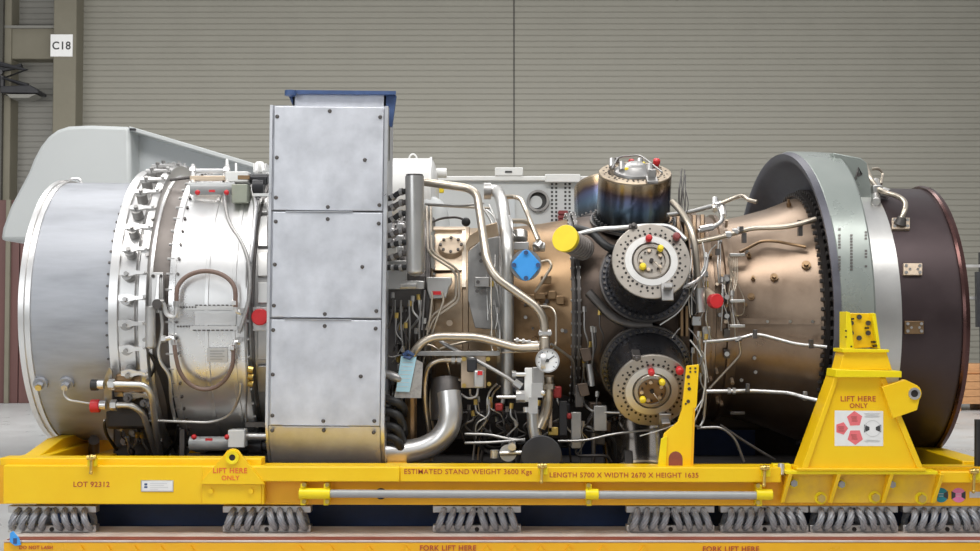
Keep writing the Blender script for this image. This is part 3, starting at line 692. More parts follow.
for u, v in ((690, 365.5), (695, 365.5), (690, 369), (695, 369), (688.5, 381), (689, 386), (688, 398.5), (685.5, 401), (688, 374)):
    c = P(u, v, Yk); r_ = px(1.8 if v in (374, 386, 398.5) else 1.1, Yk); mb.cyl(c+Vector((0, .001, 0)), c+Vector((0, -.003, 0)), r_, n=12)
mb.build('bracket_holes', 'brown_casing', stand)

for o in bpy.data.objects:
    if o.parent == stand and o.location.x < -1.2 and o.name.split('.')[0] in ('lettering', 'data_plate', 'lifting_lug', 'lug_bush', 'lug_hole'): o.location.z += .009
stand.location.z -= .014; stand.rotation_euler = (0, R(.12), 0)     # the frame hangs very slightly low to the right
# ------------------------------------------------------------------ the gas turbine
E = thing('gas_turbine', (0, 0, z1+.12), 'large industrial gas turbine with grey intake box, heat-tinted combustors and brown exhaust duct', 'gas turbine')
def tilt(mb, skew=None):
    for p in mb.v:
        if skew: p.x -= skew(p)*p.y
        p.z -= TL*p.x
    return mb
def arch(name, prof, m, n, half, label, skew):
    mb = MB().lathe(prof, OX, (1, 0, 0), n, a0=-R(half), a1=R(half)); k = n+1
    mb.f.append(tuple(i*k for i in range(len(prof)))); mb.f.append(tuple(i*k+n for i in range(len(prof))))
    return tilt(mb, skew).build(name, m, E, label)
def rev(name, prof, m, n=128, label=None, parent=None, skew=None): return tilt(MB().lathe(prof, OX, (1, 0, 0), n), skew).build(name, m, parent or E, label)
def flange_bolts(name, X, r, n, br, h, m, a0=-70, a1=120, axial=True, parent=None):
    mb = MB()
    k = 0; st = 360/n
    a = a0
    while a <= a1:
        p = ax(X, r, R(a))
        if axial: mb.cyl(p-Vector((h, 0, 0)), p+Vector((h, 0, 0)), br, n=6)
        else:
            d = (p-Vector((X, 0, AZ))).normalized(); mb.cyl(p-d*h*.3, p+d*h, br, n=6)
        a += st
    return mb.build(name, m, parent or E)
# --- inlet duct
xa, xb = Xn(22, .87), Xn(109, .87)
duct = rev('inlet_duct', [(xa, .83), (xa, .868), (xa+.02, .868), (xb, .868), (xb+.02, .84), (xb, .82), (xa+.02, .83), (xa, .83)], 'duct_alu')
rev('duct_rim', [(xa-.02, .866), (xa-.02, .884), (xa+.012, .884), (xa+.016, .872), (xa+.034, .872), (xa+.036, .879), (xa+.05, .879), (xa+.052, .866)], 'bright_steel', parent=duct)
flange_bolts('rivets', Xn(106.5, .87), .868, 72, .008, .006, 'dark_steel', axial=False, parent=duct)
for u, v, m_ in ((41, 383, 'brass'), (67, 383, 'bar_alu')):
    p = S(u, v, .868); d = Vector((0, p.y, p.z-AZ)).normalized(); p2 = p+d*.035
    mb = MB(); mb.cyl(p-d*.01, p+d*.022, .048, .044); mb.cyl(p+d*.02, p+d*.05, .026, n=6)
    mb.build('duct_boss', 'duct_alu', duct); MB().cyl(p+d*.045, p+d*.06, .022, n=6).build('boss_plug', m_, duct)
pipe('drain_line', [(66, 386, .92), (63, 393, .93), (68, 400, .95), (93, 404, 1.0)], 2.2, 'satin_steel', E)
mb = MB(); p = S(75, 182, .86); mb.tube(fillet([p+Vector((-.045, 0, -.01)), p+Vector((-.03, 0, .022)), p+Vector((.03, 0, .022)), p+Vector((.045, 0, -.01))], .015), .010, 8); mb.build('lifting_eye', 'bright_steel', duct)
tilt(MB().cyl(Vector((xa+.30, 0, AZ)), Vector((xa+.62, 0, AZ)), .30, .34, 40)).build('inlet_bullet', 'duct_alu', E)
tilt(MB().lathe([(xa+.6, .34), (xa+.6, .83)], OX, (1, 0, 0), 64)).build('inlet_vanes', 'dark_steel', E)
# --- variable vane rings and levers
X = lambda u, r=.95: Xn(u, r)
rev('vane_ring', [(X(108.5), .86), (X(108.5), .955), (X(117), .955), (X(117.5), .93), (X(133), .925), (X(134), .90), (X(138), .90), (X(138), .86)], 'bright_steel')
r2 = rev('actuator_ring', [(X(138.5), .88), (X(138.5), .98), (X(140), .99), (X(147), .99), (X(147.5), .985), (X(147.5), .925), (X(150), .92), (X(150), .90)], 'bright_steel')
lever0 = None
def vane_lever(u0, u1, r):
    mb = MB(); xA, xB = X(u0, r), X(u1, r); L = xB-xA
    f = [Vector((xA-.03, -r, AZ+.016)), Vector((xA+.03, -r, AZ+.024)), Vector((xA+.07, -r, AZ+.012)), Vector((xB+.01, -r, AZ+.010)), Vector((xB+.02, -r, AZ)), Vector((xB+.01, -r, AZ-.010)), Vector((xA+.07, -r, AZ-.012)), Vector((xA+.03, -r, AZ-.024)), Vector((xA-.03, -r, AZ-.016))]
    mb.prism(f, (0, .014, 0)); return mb, xA, xB
angs = [-40+8.9*i for i in range(16)]
for i, a in enumerate(angs):
    if lever0 is None:
        mb, xA, xB = vane_lever(123, 142, 1.005)
        mb.cyl((xB, -.985, AZ), (xB, -1.022, AZ), .011, n=8)
        lever0 = mb.build('vane_lever', 'bright_steel', E, origin=OX)
        mb = MB(); mb.cyl((xA+.012, -.93, AZ-.01), (xA+.012, -.992, AZ-.01), .034, n=16); mb.cyl((xA+.012, -.99, AZ-.01), (xA+.012, -1.022, AZ-.01), .014, n=6)
        stem = mb.build('lever_stem', 'grey_steel', lever0, origin=OX)
        o = lever0; lever0.location.z -= TL*X(130)
    else: o = copy_part(lever0, E, lever0.location)
    o.rotation_euler = (-R(a), 0, 0)
flange_bolts('ring_studs', X(144.5, .99), .99, 24, .012, .016, 'grey_steel', axial=False, parent=r2)
# --- recess drum, outer casing
rev('recess_drum', [(X(149, .9), .86), (X(149, .9), .905), (X(168, .9), .905), (X(168, .9), .86)], 'drum_taupe')
Xc0 = Xn(168.5, .94); Xc1 = Xn(246, .93)
cas = rev('intermediate_casing', [(Xc0, .88), (Xc0, .945), (Xc0+.035, .945), (Xc0+.036, .935), (Xn(204, .93), .928), (Xn(204.5, .93), .934), (Xn(208, .93), .934), (Xn(208.5, .93), .927),
    (Xn(231, .93), .925), (Xn(231.5, .93), .932), (Xn(235, .93), .932), (Xn(235.5, .93), .925), (Xc1-.03, .925), (Xc1-.029, .955), (Xc1+.01, .955), (Xc1+.011, .88)], 'pale_casing')
flange_bolts('flange_studs', Xc0, .938, 60, .009, .022, 'grey_steel', parent=cas)
flange_bolts('flange_studs', Xn(177, .93), .935, 60, .009, .014, 'dark_steel', axial=False, parent=cas)
flange_bolts('flange_studs', Xc1, .945, 54, .010, .022, 'grey_steel', parent=cas)
rev('stub_drum', [(Xc1+.011, .88), (Xn(256, .86), .87), (Xn(290, .86), .87), (Xn(290, .86), .5)], 'grey_steel')
rev('stub_ring', [(Xn(251, .9), .86), (Xn(251, .9), .90), (Xn(253.5, .9), .90), (Xn(253.5, .9), .86)], 'dark_steel')
for v0, v1 in ((198, 212), (216, 246), (252, 276), (282, 303), (330, 360), (366, 392)):
    MB().patch(257.5, 267.5, v0, v1, .87, .022, 1, 4).build('drum_pocket', 'satin_steel' if v1 < 310 else 'grey_steel', E, bevel=.004)
mb = MB(); mb.patch(252.5, 269.5, 307, 331, .88, .02, 1, 4); bp = mb.build('cap_plate', 'bar_alu', E, bevel=.003)
c = S(260.5, 317, .91); n_ = Vector((0, c.y, c.z-AZ)).normalized(); MB().cyl(c-n_*.02, c+n_*.035, px(8.3, c.y), n=28).build('cap', 'cap_red', bp, 'round red cap', bevel=.006)
mb = MB()
for v in (369, 376, 383): mb.cyl(S(248, v, .965), S(253, v+1, .965), .02, n=10)
mb.build('fitting', 'brass', E)
# perforated straps, name plate
ps = MB().patch(186, 237, 306, 310, .93, .006).build('strap', 'satin_steel', cas); MB().patch(195, 236, 311, 325, .93, .004).build('strap_plate', 'pale_casing', cas)
ps2 = MB().patch(190, 237.5, 326, 330, .93, .010).build('strap', 'bright_steel', cas)
mb = MB()
for k in range(6):
    mb.patch(180+k*2.9, 181.8+k*2.9, 306.3, 308, .935, .003, 1, 1); mb.patch(177+k*2.9, 178.8+k*2.9, 325.6, 327.4, .935, .003, 1, 1)
for k in range(9): mb.patch(195+k*4.4, 197.5+k*4.4, 304.6, 305.8, .935, .004, 1, 1); mb.patch(193+k*4.6, 196+k*4.6, 329.7, 331, .935, .008, 1, 1)
mb.build('strap_slots', 'dark_steel', cas)
np_ = MB().patch(207, 227.5, 348, 362.5, .93, .006).build('name_plate', 'bar_alu', E, 'small engraved metal plate')
mb = MB()
for k in range(4): mb.patch(210, 224.5-2*(k % 2), 350.5+k*2.7, 351.7+k*2.7, .935, .0025, 1, 1)
mb.build('plate_text', 'grey_steel', np_)
# hoses on the casing
def arcpts(cx, cy, rx, ry, a0, a1, r, n=14): return [(cx+rx*math.cos(R(a0+(a1-a0)*i/n)), cy-ry*math.sin(R(a0+(a1-a0)*i/n)), r) for i in range(n+1)]
pipe('brown_hose', [(176.5, 305, .99)]+arcpts(206, 293, 29.5, 22, 180, 0, 1.0)+[(235.5, 307, .99)], 4.6, 'brown_hose', E, .05)
pipe('brown_hose', [(174, 340, .99), (175, 352, 1.0)]+arcpts(205, 356, 28.5, 33.5, 190, 352, 1.0)+[(233.5, 345, .99)], 4.2, 'brown_hose', E, .05)
mb = MB()
for pts in ([(163, 303, .98), (167, 316, .98), (176, 317, .98), (176.5, 306, .99)], [(165, 339, .98), (173, 337, .98), (174, 345, .99)], [(235.5, 303, .99), (236, 311, .98), (241, 313, .97)], [(233.5, 348, .99), (235, 342, .98), (240, 342, .97)]):
    mb.tube(fillet(pipe_pts(pts), .03), .014, 10); mb.cyl(S(*pts[0])+Vector((.006, 0, 0)), S(*pts[0])-Vector((.02, 0, 0)), .022, n=6); mb.cyl(S(*pts[-1]), S(*pts[-1])+Vector((0, 0, .03)), .02, n=6)
mb.build('hose_fittings', 'bright_steel', E)
pipe('grey_hose', [(224, 172, .98), (224, 196, 1.0), (228, 222, 1.0), (243, 243, 1.0), (250, 266, 1.0), (250, 300, .99), (239, 333, .98)], 3.6, 'grey_hose', E, .15)
pipe('vent_tube', [(252, 192, .96), (256, 205, .97), (253, 240, .97), (250, 262, .96)], 4.2, 'bright_steel', E, .1)
pipe('drain_tube', [(104, 421, 1.02), (130, 420, 1.02), (165, 421, 1.0), (212, 423, .99), (232, 415, .99), (240, 395, .98), (241, 384, .97)], 2.8, 'satin_steel', E, .15)
pipe('sense_line', [(160, 302, .97), (163, 330, .97), (158, 350, .97), (160, 362, .97), (170, 375, .97), (171, 402, .98), (175, 420, .98)], 3.6, 'satin_steel', E, .08)
pipe('sense_line', [(247, 262, .97), (245, 330, .97), (247, 380, .97), (246, 428, .97)], 2.2, 'grey_steel', E, .08)
# side bracket and small actuators left of the casing
br = MB().patch(151, 163, 272, 313, .93, .04, 1, 3).build('vane_bracket', 'bar_alu', E, bevel=.004)
MB().prism([S(155, 303, 1.0), S(158, 275, 1.0), S(160, 275, 1.0), S(160, 304, 1.0)], (0, -.02, 0)).build('crank', 'bright_steel', br, bevel=.003)
mb = MB()
for u, v in ((153, 276), (161, 276), (153, 309), (161, 309)): mb.cyl(S(u, v, .98), S(u, v, .96), .011, n=8)
mb.cyl(S(157, 304, 1.04), S(157, 304, .96), .03, n=14); mb.build('bracket_bolts', 'dark_steel', br)
MB().dome_cyl(S(150.5, 306, 1.0), S(150.5, 349, 1.0), px(5, -.99), .02, .02).build('vane_actuator', 'bar_alu', E)
MB().prism([S(u, v, .95) for u, v in ((146, 350), (157, 360), (150, 378), (147, 460), (176, 460), (176, 412), (171, 395), (167, 372), (158, 362))], (0, .04, 0)).build('splash_plate', 'dark_steel', E)
# lower manifold cluster
MB().prism([S(u, v, 1.03) for u, v in ((109, 367), (112, 371), (112, 410), (105, 412), (103.5, 392), (104, 378))], (0, .02, 0)).build('manifold_plate', 'grey_steel', E, bevel=.002)
mb = MB(); mb.box(S(133, 384, .93), (.22, .10, .10)); mb.box(S(125, 378, .96), (.10, .06, .05)); mb.build('gearcase', 'bronze', E, bevel=.012)
mb = MB(); mb.box(S(130, 404, .92), (.26, .16, .30)); mb.box(S(140, 440, .9), (.30, .2, .34)); mb.build('pump_body', 'near_black', E, bevel=.02)
mb = MB()
for u, v, r_ in ((128, 398, 4), (144, 403, 3.5), (134, 432, 4.5), (125, 441, 4), (138, 441, 3.5), (150, 404, 3), (120, 428, 3)):
    c = S(u, v, 1.02); mb.cyl(c+Vector((0, .05, 0)), c+Vector((0, -.02, 0)), px(r_, c.y), n=14); mb.cyl(c+Vector((0, -.01, 0)), c+Vector((0, -.04, 0)), px(r_*.5, c.y), n=8)
mb.build('pump_ports', 'dark_steel', E)
pipe('oil_pipe', [(108, 384, 1.05), (146, 385, 1.06), (152, 397, 1.06), (156, 430, 1.06), (161, 460, 1.05)], 6.4, 'satin_steel', E, .10, 14)
pipe('oil_pipe', [(112, 405, 1.05), (132, 405, 1.06), (143, 413, 1.06), (150, 435, 1.06), (158, 460, 1.05)], 6.2, 'satin_steel', E, .10, 14)
mb = MB()
for u, v in ((109, 384.5), (111, 405)):
    c = S(u, v, 1.05); mb.cyl(c, c+Vector((.035, 0, 0)), .034, n=6); mb.cyl(c+Vector((-.085, 0, 0)), c+Vector((-.03, 0, 0)), .028, n=12)
mb.build('pipe_nuts', 'bright_steel', E)
c = S(98, 385, 1.05); MB().cyl(c, c+Vector((-.04, 0, 0)), .034, n=16).build('end_cap', 'black_rubber', E)
c = S(100, 406, 1.05); MB().cyl(c, c+Vector((-.055, 0, 0)), .040, n=18).build('end_cap', 'cap_red', E, 'red end cap', bevel=.004)
pipe('black_hose', [(112, 416, 1.02), (104, 422, 1.03), (106, 434, 1.03), (122, 458, 1.0)], 3.4, 'black_rubber', E, .06)
pipe('black_hose', [(150, 452, 1.0), (165, 455, 1.0), (176, 440, .98), (178, 425, .97)], 3, 'black_rubber', E, .06)
MB().cyl(S(94, 440, .9), S(94, 456, .9), .035, n=12).build('drain_boss', 'dark_steel', E)
# upper and lower guide vane actuators
def ram(u0, u1, v, r, wp):
    a, b = S(u0, v, r), S(u1, v, r); b.y = a.y; b.z = a.z; rr = px(wp, a.y)/2
    cyl = MB().dome_cyl(a, b, rr, .01, .01).build('actuator_cylinder', 'grey_paint', E)
    return a, b, rr, cyl
a, b, rr, cy = ram(191, 236, 188.5, 1.0, 12.5)
up = Vector((0, .02, .0))
for u in (197.5, 226.5):
    p = S(u, 192.5, 1.05); MB().ball(p, px(2.7, p.y), 12).build('port_plug', 'cap_red', cy)
MB().box(S(212, 191, 1.052), (px(6, -.8), .012, px(2.2, -.8))).build('warning_label', 'cap_red', cy)
mb = MB(); mb.cyl(S(193, 171, .99), S(230, 171, .99), .017, n=10)
for u in (193, 227): mb.cyl(S(u, 166, 1.0), S(u, 184, 1.0), .016, n=10); mb.cyl(S(u-2.5, 171, .99), S(u+2.5, 171, .99), .03, n=8)
mb.build('tie_rod', 'bright_steel', cy)
MB().box(S(208, 178.5, 1.0), (px(36, -.7), .05, px(5, -.7))).build('actuator_bracket', 'tan_pad', cy, bevel=.004)
MB().box(S(241.5, 194.5, .98), (px(16, -.75), .14, px(19, -.75))).build('servo_block', 'green_paint', cy, bevel=.006)
MB().box(S(239, 178, .98), (px(24, -.7), .16, px(11, -.7))).build('junction_block', 'white_paint', cy, bevel=.006)
MB().box(S(244, 177.5, 1.05), (px(12, -.75), .03, px(4, -.75))).build('connector_slot', 'bronze', cy)
mb = MB(); mb.cyl(S(250, 179, 1.0), S(268, 179, 1.0), .035, n=14); mb.cyl(S(253, 186.5, 1.0), S(264, 186.5, 1.0), .045, n=14); mb.box(S(262, 181, 1.02), (px(7, -.8), .06, px(7, -.8)))
mb.build('cable_connector', 'black_paint', cy)
mb = MB(); mb.box(S(261, 168.5, .95), (px(14, -.7), .1, px(9, -.7))); mb.box(S(262, 195, .97), (px(18, -.7), .04, px(3, -.7))); mb.tube(fillet(pipe_pts([(256, 172, .98), (257, 163, .98), (262, 163, .98), (264, 172, .98)]), .03), .012, 8); mb.tube(pipe_pts([(227, 160, .98), (227, 190, 1.0)]), .010, 8); mb.tube(pipe_pts([(236, 164, .96), (236, 180, .98)]), .008, 8)
mb.build('actuator_mount', 'white_paint', cy)
MB().cyl(S(170, 180, .96), S(193, 177, .98), .010, n=10).build('actuator_rod', 'dark_steel', cy)
a, b, rr, cy = ram(190, 236, 443.5, 1.08, 14)
for u in (194, 227):
    p = S(u, 437, 1.10); MB().ball(p, px(2.8, p.y), 12).build('port_plug', 'cap_red', cy)
MB().box(S(209, 439.5, 1.135), (px(7, -1), .012, px(2.4, -1))).build('warning_label', 'cap_red', cy)
MB().box(S(238, 438, 1.07), (px(17, -1.0), .12, px(18, -1.0))).build('junction_block', 'white_paint', cy, bevel=.005)
mb = MB(); mb.cyl(S(247, 436.5, 1.05), S(272, 436.5, 1.05), .024, n=12); mb.build('tie_rod', 'satin_steel', cy)
mb = MB(); mb.cyl(S(249, 446, 1.05), S(262, 446, 1.05), .05, n=14); mb.cyl(S(258, 446, 1.05), S(270, 446, 1.05), .03, n=14); mb.build('cable_connector', 'black_paint', cy)
mb = MB(); mb.box(S(183, 446, 1.03), (px(5, -1), .06, px(36, -1))); mb.box(S(258, 424, .95), (px(22, -.9), .1, px(5, -.9))); mb.build('actuator_mount', 'dark_steel', cy)

# --- intake box
YX = -1.10
bx0, bx1 = Xu(270, YX, 250), Xu(383.5, YX, 250)
pr = [(-YX*0+YX, Zv(106, YX))]
ztop = Zv(106, YX); zflat = Zv(424, YX)
yz = [(YX, ztop), (YX, zflat)]
zbm = .70; rad = .42
yz += [(YX+.045, zflat-.13), (YX+.13, zflat-.23), (YX+.25, zflat-.29), (YX+.45, zflat-.32), (YX+.62, zflat-.32), (YX+.62, ztop)]
mb = MB(); mb.prism([(bx0, y, zz) for y, zz in yz], (bx1-bx0, 0, 0)); boxo = mb.build('intake_box', 'panel_alu', E, 'tall grey sheet metal box')
rv_ = [(YX+.62, zflat-.30), (1.05, zflat-.30), (1.05, ztop-.02), (YX+.62, ztop-.02)]
MB().prism([(bx0+.06, y, zz) for y, zz in rv_], (bx1-bx0-.22, 0, 0)).build('box_rear', 'panel_alu', boxo)
# edge flanges left and right
for xx_, wd in ((bx0-.012, .016), (bx1-.004, .02)):
    mb = MB(); out = [(y-.02 if y < .9 else y, zz) for y, zz in yz]
    mb.prism([(xx_, y, zz) for y, zz in out[:6]]+[(xx_, -.55, zflat-.30), (xx_, -.9, zflat-.05), (xx_, -1.04, zflat), (xx_, -1.04, ztop)], (wd, 0, 0)); mb.build('edge_flange', 'edge_alu', boxo)
def pan(va, vb, ua=272, ub=381.5):
    z0_, z1_ = Zv(vb, YX-.012), Zv(va, YX-.012)
    o = MB().bb(Xu(ua, YX-.012), Xu(ub, YX-.012), YX-.022, YX-.001, z0_, z1_).build('cover_panel', 'panel_alu', boxo, bevel=.004); return o
scr = MB().lathe([(0, .012), (-.006, .012), (-.012, .007), (-.012, .0005)], (0, YX-.022, 2), (0, 1, 0), 12).build('screw', 'dark_steel', boxo)
boxo.rotation_euler = (0, R(.55), 0)
scr_used = False
def screws(lst):
    global scr_used
    for u, v in lst:
        p = P(u, v, YX-.024)
        if not scr_used: scr.location = p-WORLD[boxo]; scr_used = True
        else: copy_part(scr, boxo, p-WORLD[boxo])
pan(107, 210.5); pan(212.5, 317.5); pan(320, 425.5)
# angled bottom panel
bz = [(YX-.003, zflat-.012), (YX+.040, zflat-.13), (YX+.125, zflat-.235), (YX+.25, zflat-.30)]
mb = MB(); pl = [(Xu(271, YX), y-.012, zz) for y, zz in bz]+[(Xu(271, YX), y, zz) for y, zz in reversed(bz)]
mb.prism(pl, (Xu(381.5, YX)-Xu(271, YX), 0, 0)); mb.build('bottom_panel', 'panel_alu', boxo)
for v in (211.3, 318.7, 426.3):
    MB().bb(Xu(270, YX), Xu(382, YX), YX-.004, YX-.001, Zv(v+.5, YX), Zv(v-.5, YX)).build('panel_gap', 'dark_steel', boxo)
    MB().bb(Xu(285, YX), Xu(352, YX), YX-.030, YX-.018, Zv(v+1.1, YX), Zv(v+.4, YX)).build('panel_lip', 'edge_alu', boxo)
screws([(275.5, 117), (328, 111), (378.5, 116.5), (275.5, 158), (363.5, 159.5), (275, 198), (327, 207), (378.5, 204.5),
        (275, 222), (327, 219), (378, 223), (274.5, 265), (362, 266.5), (274, 306), (325, 314), (376.5, 310.5),
        (273.5, 330.5), (325, 326), (376, 328), (273.5, 375), (361.5, 376), (273.5, 416), (324.5, 421), (375.5, 420.5)])
screws([(273.5, 431), (325, 430.5), (375, 432)])
# open duct stub above with blue taped rim
YD = -.92
dz0, dz1 = ztop-.02, Zv(93, YD)
du0, du1 = Xu(291, YD, 100), Xu(384, YD, 100)
def slab(name, x0, x1, y0, y1, m, **k): return MB().bb(x0, x1, y0, y1, dz0, dz1).build(name, m, boxo, **k)
slab('duct_wall', du0, du1, YD, YD+.012, 'panel_alu'); slab('duct_wall', du0, du0+.012, YD, -.5, 'panel_alu'); slab('duct_wall', du1-.012, du1, YD, -.5, 'panel_alu'); slab('duct_wall', du0, du1, -.51, -.5, 'panel_alu')
fx0, fx1 = Xu(286, YD, 100), Xu(394.5, YD, 100)
mb = MB()
q = [(fx0, YD-.04), (fx1, YD-.04), (fx1-.04, -.49), (fx0, -.49)]; qi = [(du0, YD), (du1, YD), (du1, -.5), (du0, -.5)]
zr0, zr1 = Zv(95, YD), Zv(91.5, YD)
for i in range(4):
    j = (i+1) % 4
    mb.prism([Vector((*q[i], zr0)), Vector((*q[j], zr0)), Vector((*qi[j], zr0)), Vector((*qi[i], zr0))], (0, 0, zr1-zr0))
mb.build('taped_rim', 'tape_blue', boxo, 'rim wrapped in dark blue tape')
MB().prism([Vector((du1-.004, YD+.004, zr0)), Vector((fx1, YD+.004, zr0)), Vector((Xu(390, YD), YD+.004, Zv(126, YD))), Vector((du1-.004, YD+.004, Zv(126, YD)))], (0, .03, 0)).build('tape_flap', 'tape_blue', boxo)
MB().prism([Vector((du0+.004, YD+.006, zr0)), Vector((fx0, YD+.006, zr0)), Vector((Xu(290, YD), YD+.006, Zv(106, YD))), Vector((du0+.004, YD+.006, Zv(106, YD)))], (0, .03, 0)).build('tape_flap', 'tape_blue', boxo)
MB().cyl(P(288.5, 96, YD-.05), P(288.5, 91, YD-.05), .035, n=12).build('tape_knot', 'tape_blue', boxo)
MB().box(P(386.3, 142, -.95), (.02, .1, .22)).build('side_handle', 'black_paint', boxo, bevel=.008)
MB().cyl(P(299, 93, YD+.1), P(299, 104, YD+.1), .008).build('rim_stay', 'bronze', boxo)
mb = MB()
for k in range(12): 
    p = P(384, 128+k*27, YX+.03); mb.cyl(Vector((bx1, YX+.05, p.z)), Vector((bx1+.015, YX+.05, p.z)), .01, n=8)
mb.build('side_bolts', 'dark_steel', boxo)

# --- bleed section right of the box
XB = lambda u, r: Xn(u, r)
rev('bleed_drum', [(XB(384, .62), .30), (XB(384, .62), .64), (XB(425, .62), .64), (XB(426, .62), .66), (XB(430, .62), .66), (XB(431, .62), .60)], 'dark_steel')
for u, r_ in ((389, .66), (397, .68), (404, .67)):
    rr_ = rev('frame_ring', [(XB(u-1, r_), .62), (XB(u-1, r_), r_), (XB(u+1.4, r_), r_), (XB(u+1.4, r_), .62)], 'dark_steel')
    flange_bolts('bolt_circle', XB(u, r_), r_-.012, 40, .009, .018, 'grey_steel', parent=rr_)['kind'] = 'stuff'
man = MB().dome_cyl(S(415, 176, 1.0)*0+P(414.5, 176, -.92), P(415.8, 276, -.92), px(9.4, -.92), .02, .035, 32).build('bleed_manifold', 'satin_steel', E, 'upright silver manifold cylinder')
MB().cyl(P(414.5, 174.5, -.92), P(414.5, 176.5, -.92), px(8.5, -.92), n=28).build('manifold_cap', 'dark_steel', man)
for k, (v0, v1) in enumerate(((199, 192), (209, 203), (221, 214), (236, 231), (246, 243), (259, 254), (268, 268))):
    w_ = [P(384, v0, -.86), P(392, v0-1, -.88), P(400, v1, -.90), P(408, v1-1, -.92)]
    h_ = MB().tube(fillet(w_, .04), px(2.9, -.9), 10).build('bleed_hose', 'black_rubber' if k % 2 == 0 else 'dark_steel', E)
    mb = MB()
    for i in (0, 1): mb.cyl(w_[1+i], w_[1+i]+(w_[2+i]-w_[1+i]).normalized()*.02, px(3.7, -.9), n=12)
    mb.build('hose_clamp', 'grey_steel', h_)
for k, (v0, v1) in enumerate(((374, 380), (399, 405), (411, 425), (425, 441), (436, 452))):
    w_ = [P(381, v0, -.86), P(389, v0+.5, -.9), P(398, v0+4, -.92), P(403, v1+2, -.88), P(404, v1+10, -.7)]
    MB().tube(fillet(w_, .06), px(4.6, -.9), 12).build('bleed_hose', 'black_rubber' if k else 'grey_steel', E)
mb = MB()
for u, v in ((391, 232), (400, 239), (393, 248), (401, 227), (392, 254), (400, 250)): mb.box(S(u, v, .72), (.05, .05, .05))
mb.build('bleed_blocks', 'bright_steel', E, bevel=.008)
mb = MB(); mb.box(P(389.5, 251, -.74), (.09, .04, .07)); mb.build('bleed_plate', 'white_paint', E, bevel=.004)
mb = MB(); mb.box(P(396, 275, -.70), (.14, .05, .18)); mb.box(P(413, 285, -.74), (.14, .06, .05)); mb.cyl(P(400, 286, -.78), P(417, 286, -.78), .02, n=10); mb.build('bleed_bracket', 'satin_steel', E, bevel=.005)
MB().prism([P(u, v, -.70) for u, v in ((384, 303), (393, 308), (412, 307), (421, 296), (425, 276), (384, 270))], (0, .05, 0)).build('support_web', 'dark_steel', E, bevel=.003)
MB().prism([P(u, v, -.68) for u, v in ((386, 322), (398, 322), (398, 372), (386, 372))], (0, .03, 0)).build('support_web', 'dark_steel', E, bevel=.003)
for (pts, wp) in (([(401, 300, .76), (401, 330, .76), (404, 355, .76)], 2.4), ([(409, 300, .78), (410, 330, .76), (408, 372, .75)], 2.0), ([(421, 300, .78), (419, 330, .76), (420, 372, .75)], 2.2), ([(425, 290, .76), (422, 330, .75)], 1.8), ([(384, 352, .8), (390, 358, .78), (404, 354, .76)], 1.6), ([(395, 300, .74), (396, 360, .72)], 1.6)):
    pipe('sense_line', pts, wp, 'grey_steel', E, .06)
# --- compressor casing
XC = lambda u: Xn(u, .6)
comp = rev('compressor_casing', [(XC(430), .50), (XC(430), .585), (XC(434), .585), (XC(435), .575), (XC(462), .585), (XC(463), .60), (XC(468), .60), (XC(469), .59), (XC(498), .60)], 'tan_casing', label='tan heat stained compressor casing')
rev('frame_ring', [(XC(497), .55), (XC(497), .66), (XC(503), .66), (XC(504), .62), (XC(510), .62)], 'grey_steel')
rev('diffuser_casing', [(Xn(509, .6), .55), (Xn(509, .6), .60), (Xn(520, .6), .605), (Xn(545, .62), .625), (Xn(567, .65), .65), (Xn(572, .66), .66)], 'bronze', label='bronze stained diffuser casing')
f1 = rev('bolted_flange', [(Xn(572, .69), .60), (Xn(572, .69), .70), (Xn(574.6, .69), .70), (Xn(575, .69), .67), (Xn(577, .69), .67), (Xn(577.5, .69), .71), (Xn(580.5, .69), .71), (Xn(581, .69), .67)], 'dark_steel')
flange_bolts('bolt_circle', Xn(573, .69), .69, 60, .009, .013, 'grey_steel', parent=f1)['kind'] = 'stuff'
flange_bolts('bolt_circle', Xn(579, .69), .70, 60, .009, .013, 'satin_steel', parent=f1)['kind'] = 'stuff'
rev('combustion_casing', [(Xn(581, .68), .60), (Xn(581, .68), .665), (Xn(600, .68), .685), (Xn(690, .68), .685), (Xn(693, .68), .64)], 'brown_casing', label='dark brown combustion casing')
rev('core_shaft', [(XC(395), .45), (Xn(700, .6), .45)], 'near_black', n=48)
# port cover
pad = MB().patch(434, 463, 228, 270, .59, .012).build('port_pad', 'tan_pad', comp)
MB().patch(432, 465, 226.5, 229.5, .60, .02).build('pad_rail', 'tan_pad', comp); MB().patch(462, 466, 228, 287, .60, .018).build('pad_rail', 'tan_pipe', comp)
c = S(451, 248.5, .61); n_ = Vector((0, c.y, c.z-AZ)).normalized()
cov = MB().cyl(c-n_*.03, c+n_*.03, px(13.2, c.y), px(12.4, c.y), 36).build('port_cover', 'tan_pad', E, bevel=.005)
disc_bolts(MB(), c+n_*.03, n_, px(10.4, c.y), 8, .010, .010).build('cover_bolts', 'dark_steel', cov)
# A frame strut
MB().prism([P(u, v, -.66) for u, v in ((466, 244), (469, 236), (483, 226), (497, 222), (499, 236), (483, 240), (470, 248), (468, 252))], (0, .06, 0)).build('a_frame', 'tan_casing', E, bevel=.004)
MB().prism([P(u, v, -.66) for u, v in ((482, 239), (499, 236), (499, 330), (475, 328), (468, 300), (468, 252))], (0, .06, 0)).build('a_frame_web', 'grey_steel', E, bevel=.004)
MB().box(P(482, 282, -.70), (px(15, -.7), .05, px(10, -.7))).build('web_block', 'grey_steel', E, bevel=.005)
mb = MB()
for u, v in ((480.5, 254), (481, 261), (478, 282), (483, 291), (477, 291)): mb.cyl(P(u, v, -.66), P(u, v, -.735), .012, n=8)
mb.build('web_bolts', 'dark_steel', E)
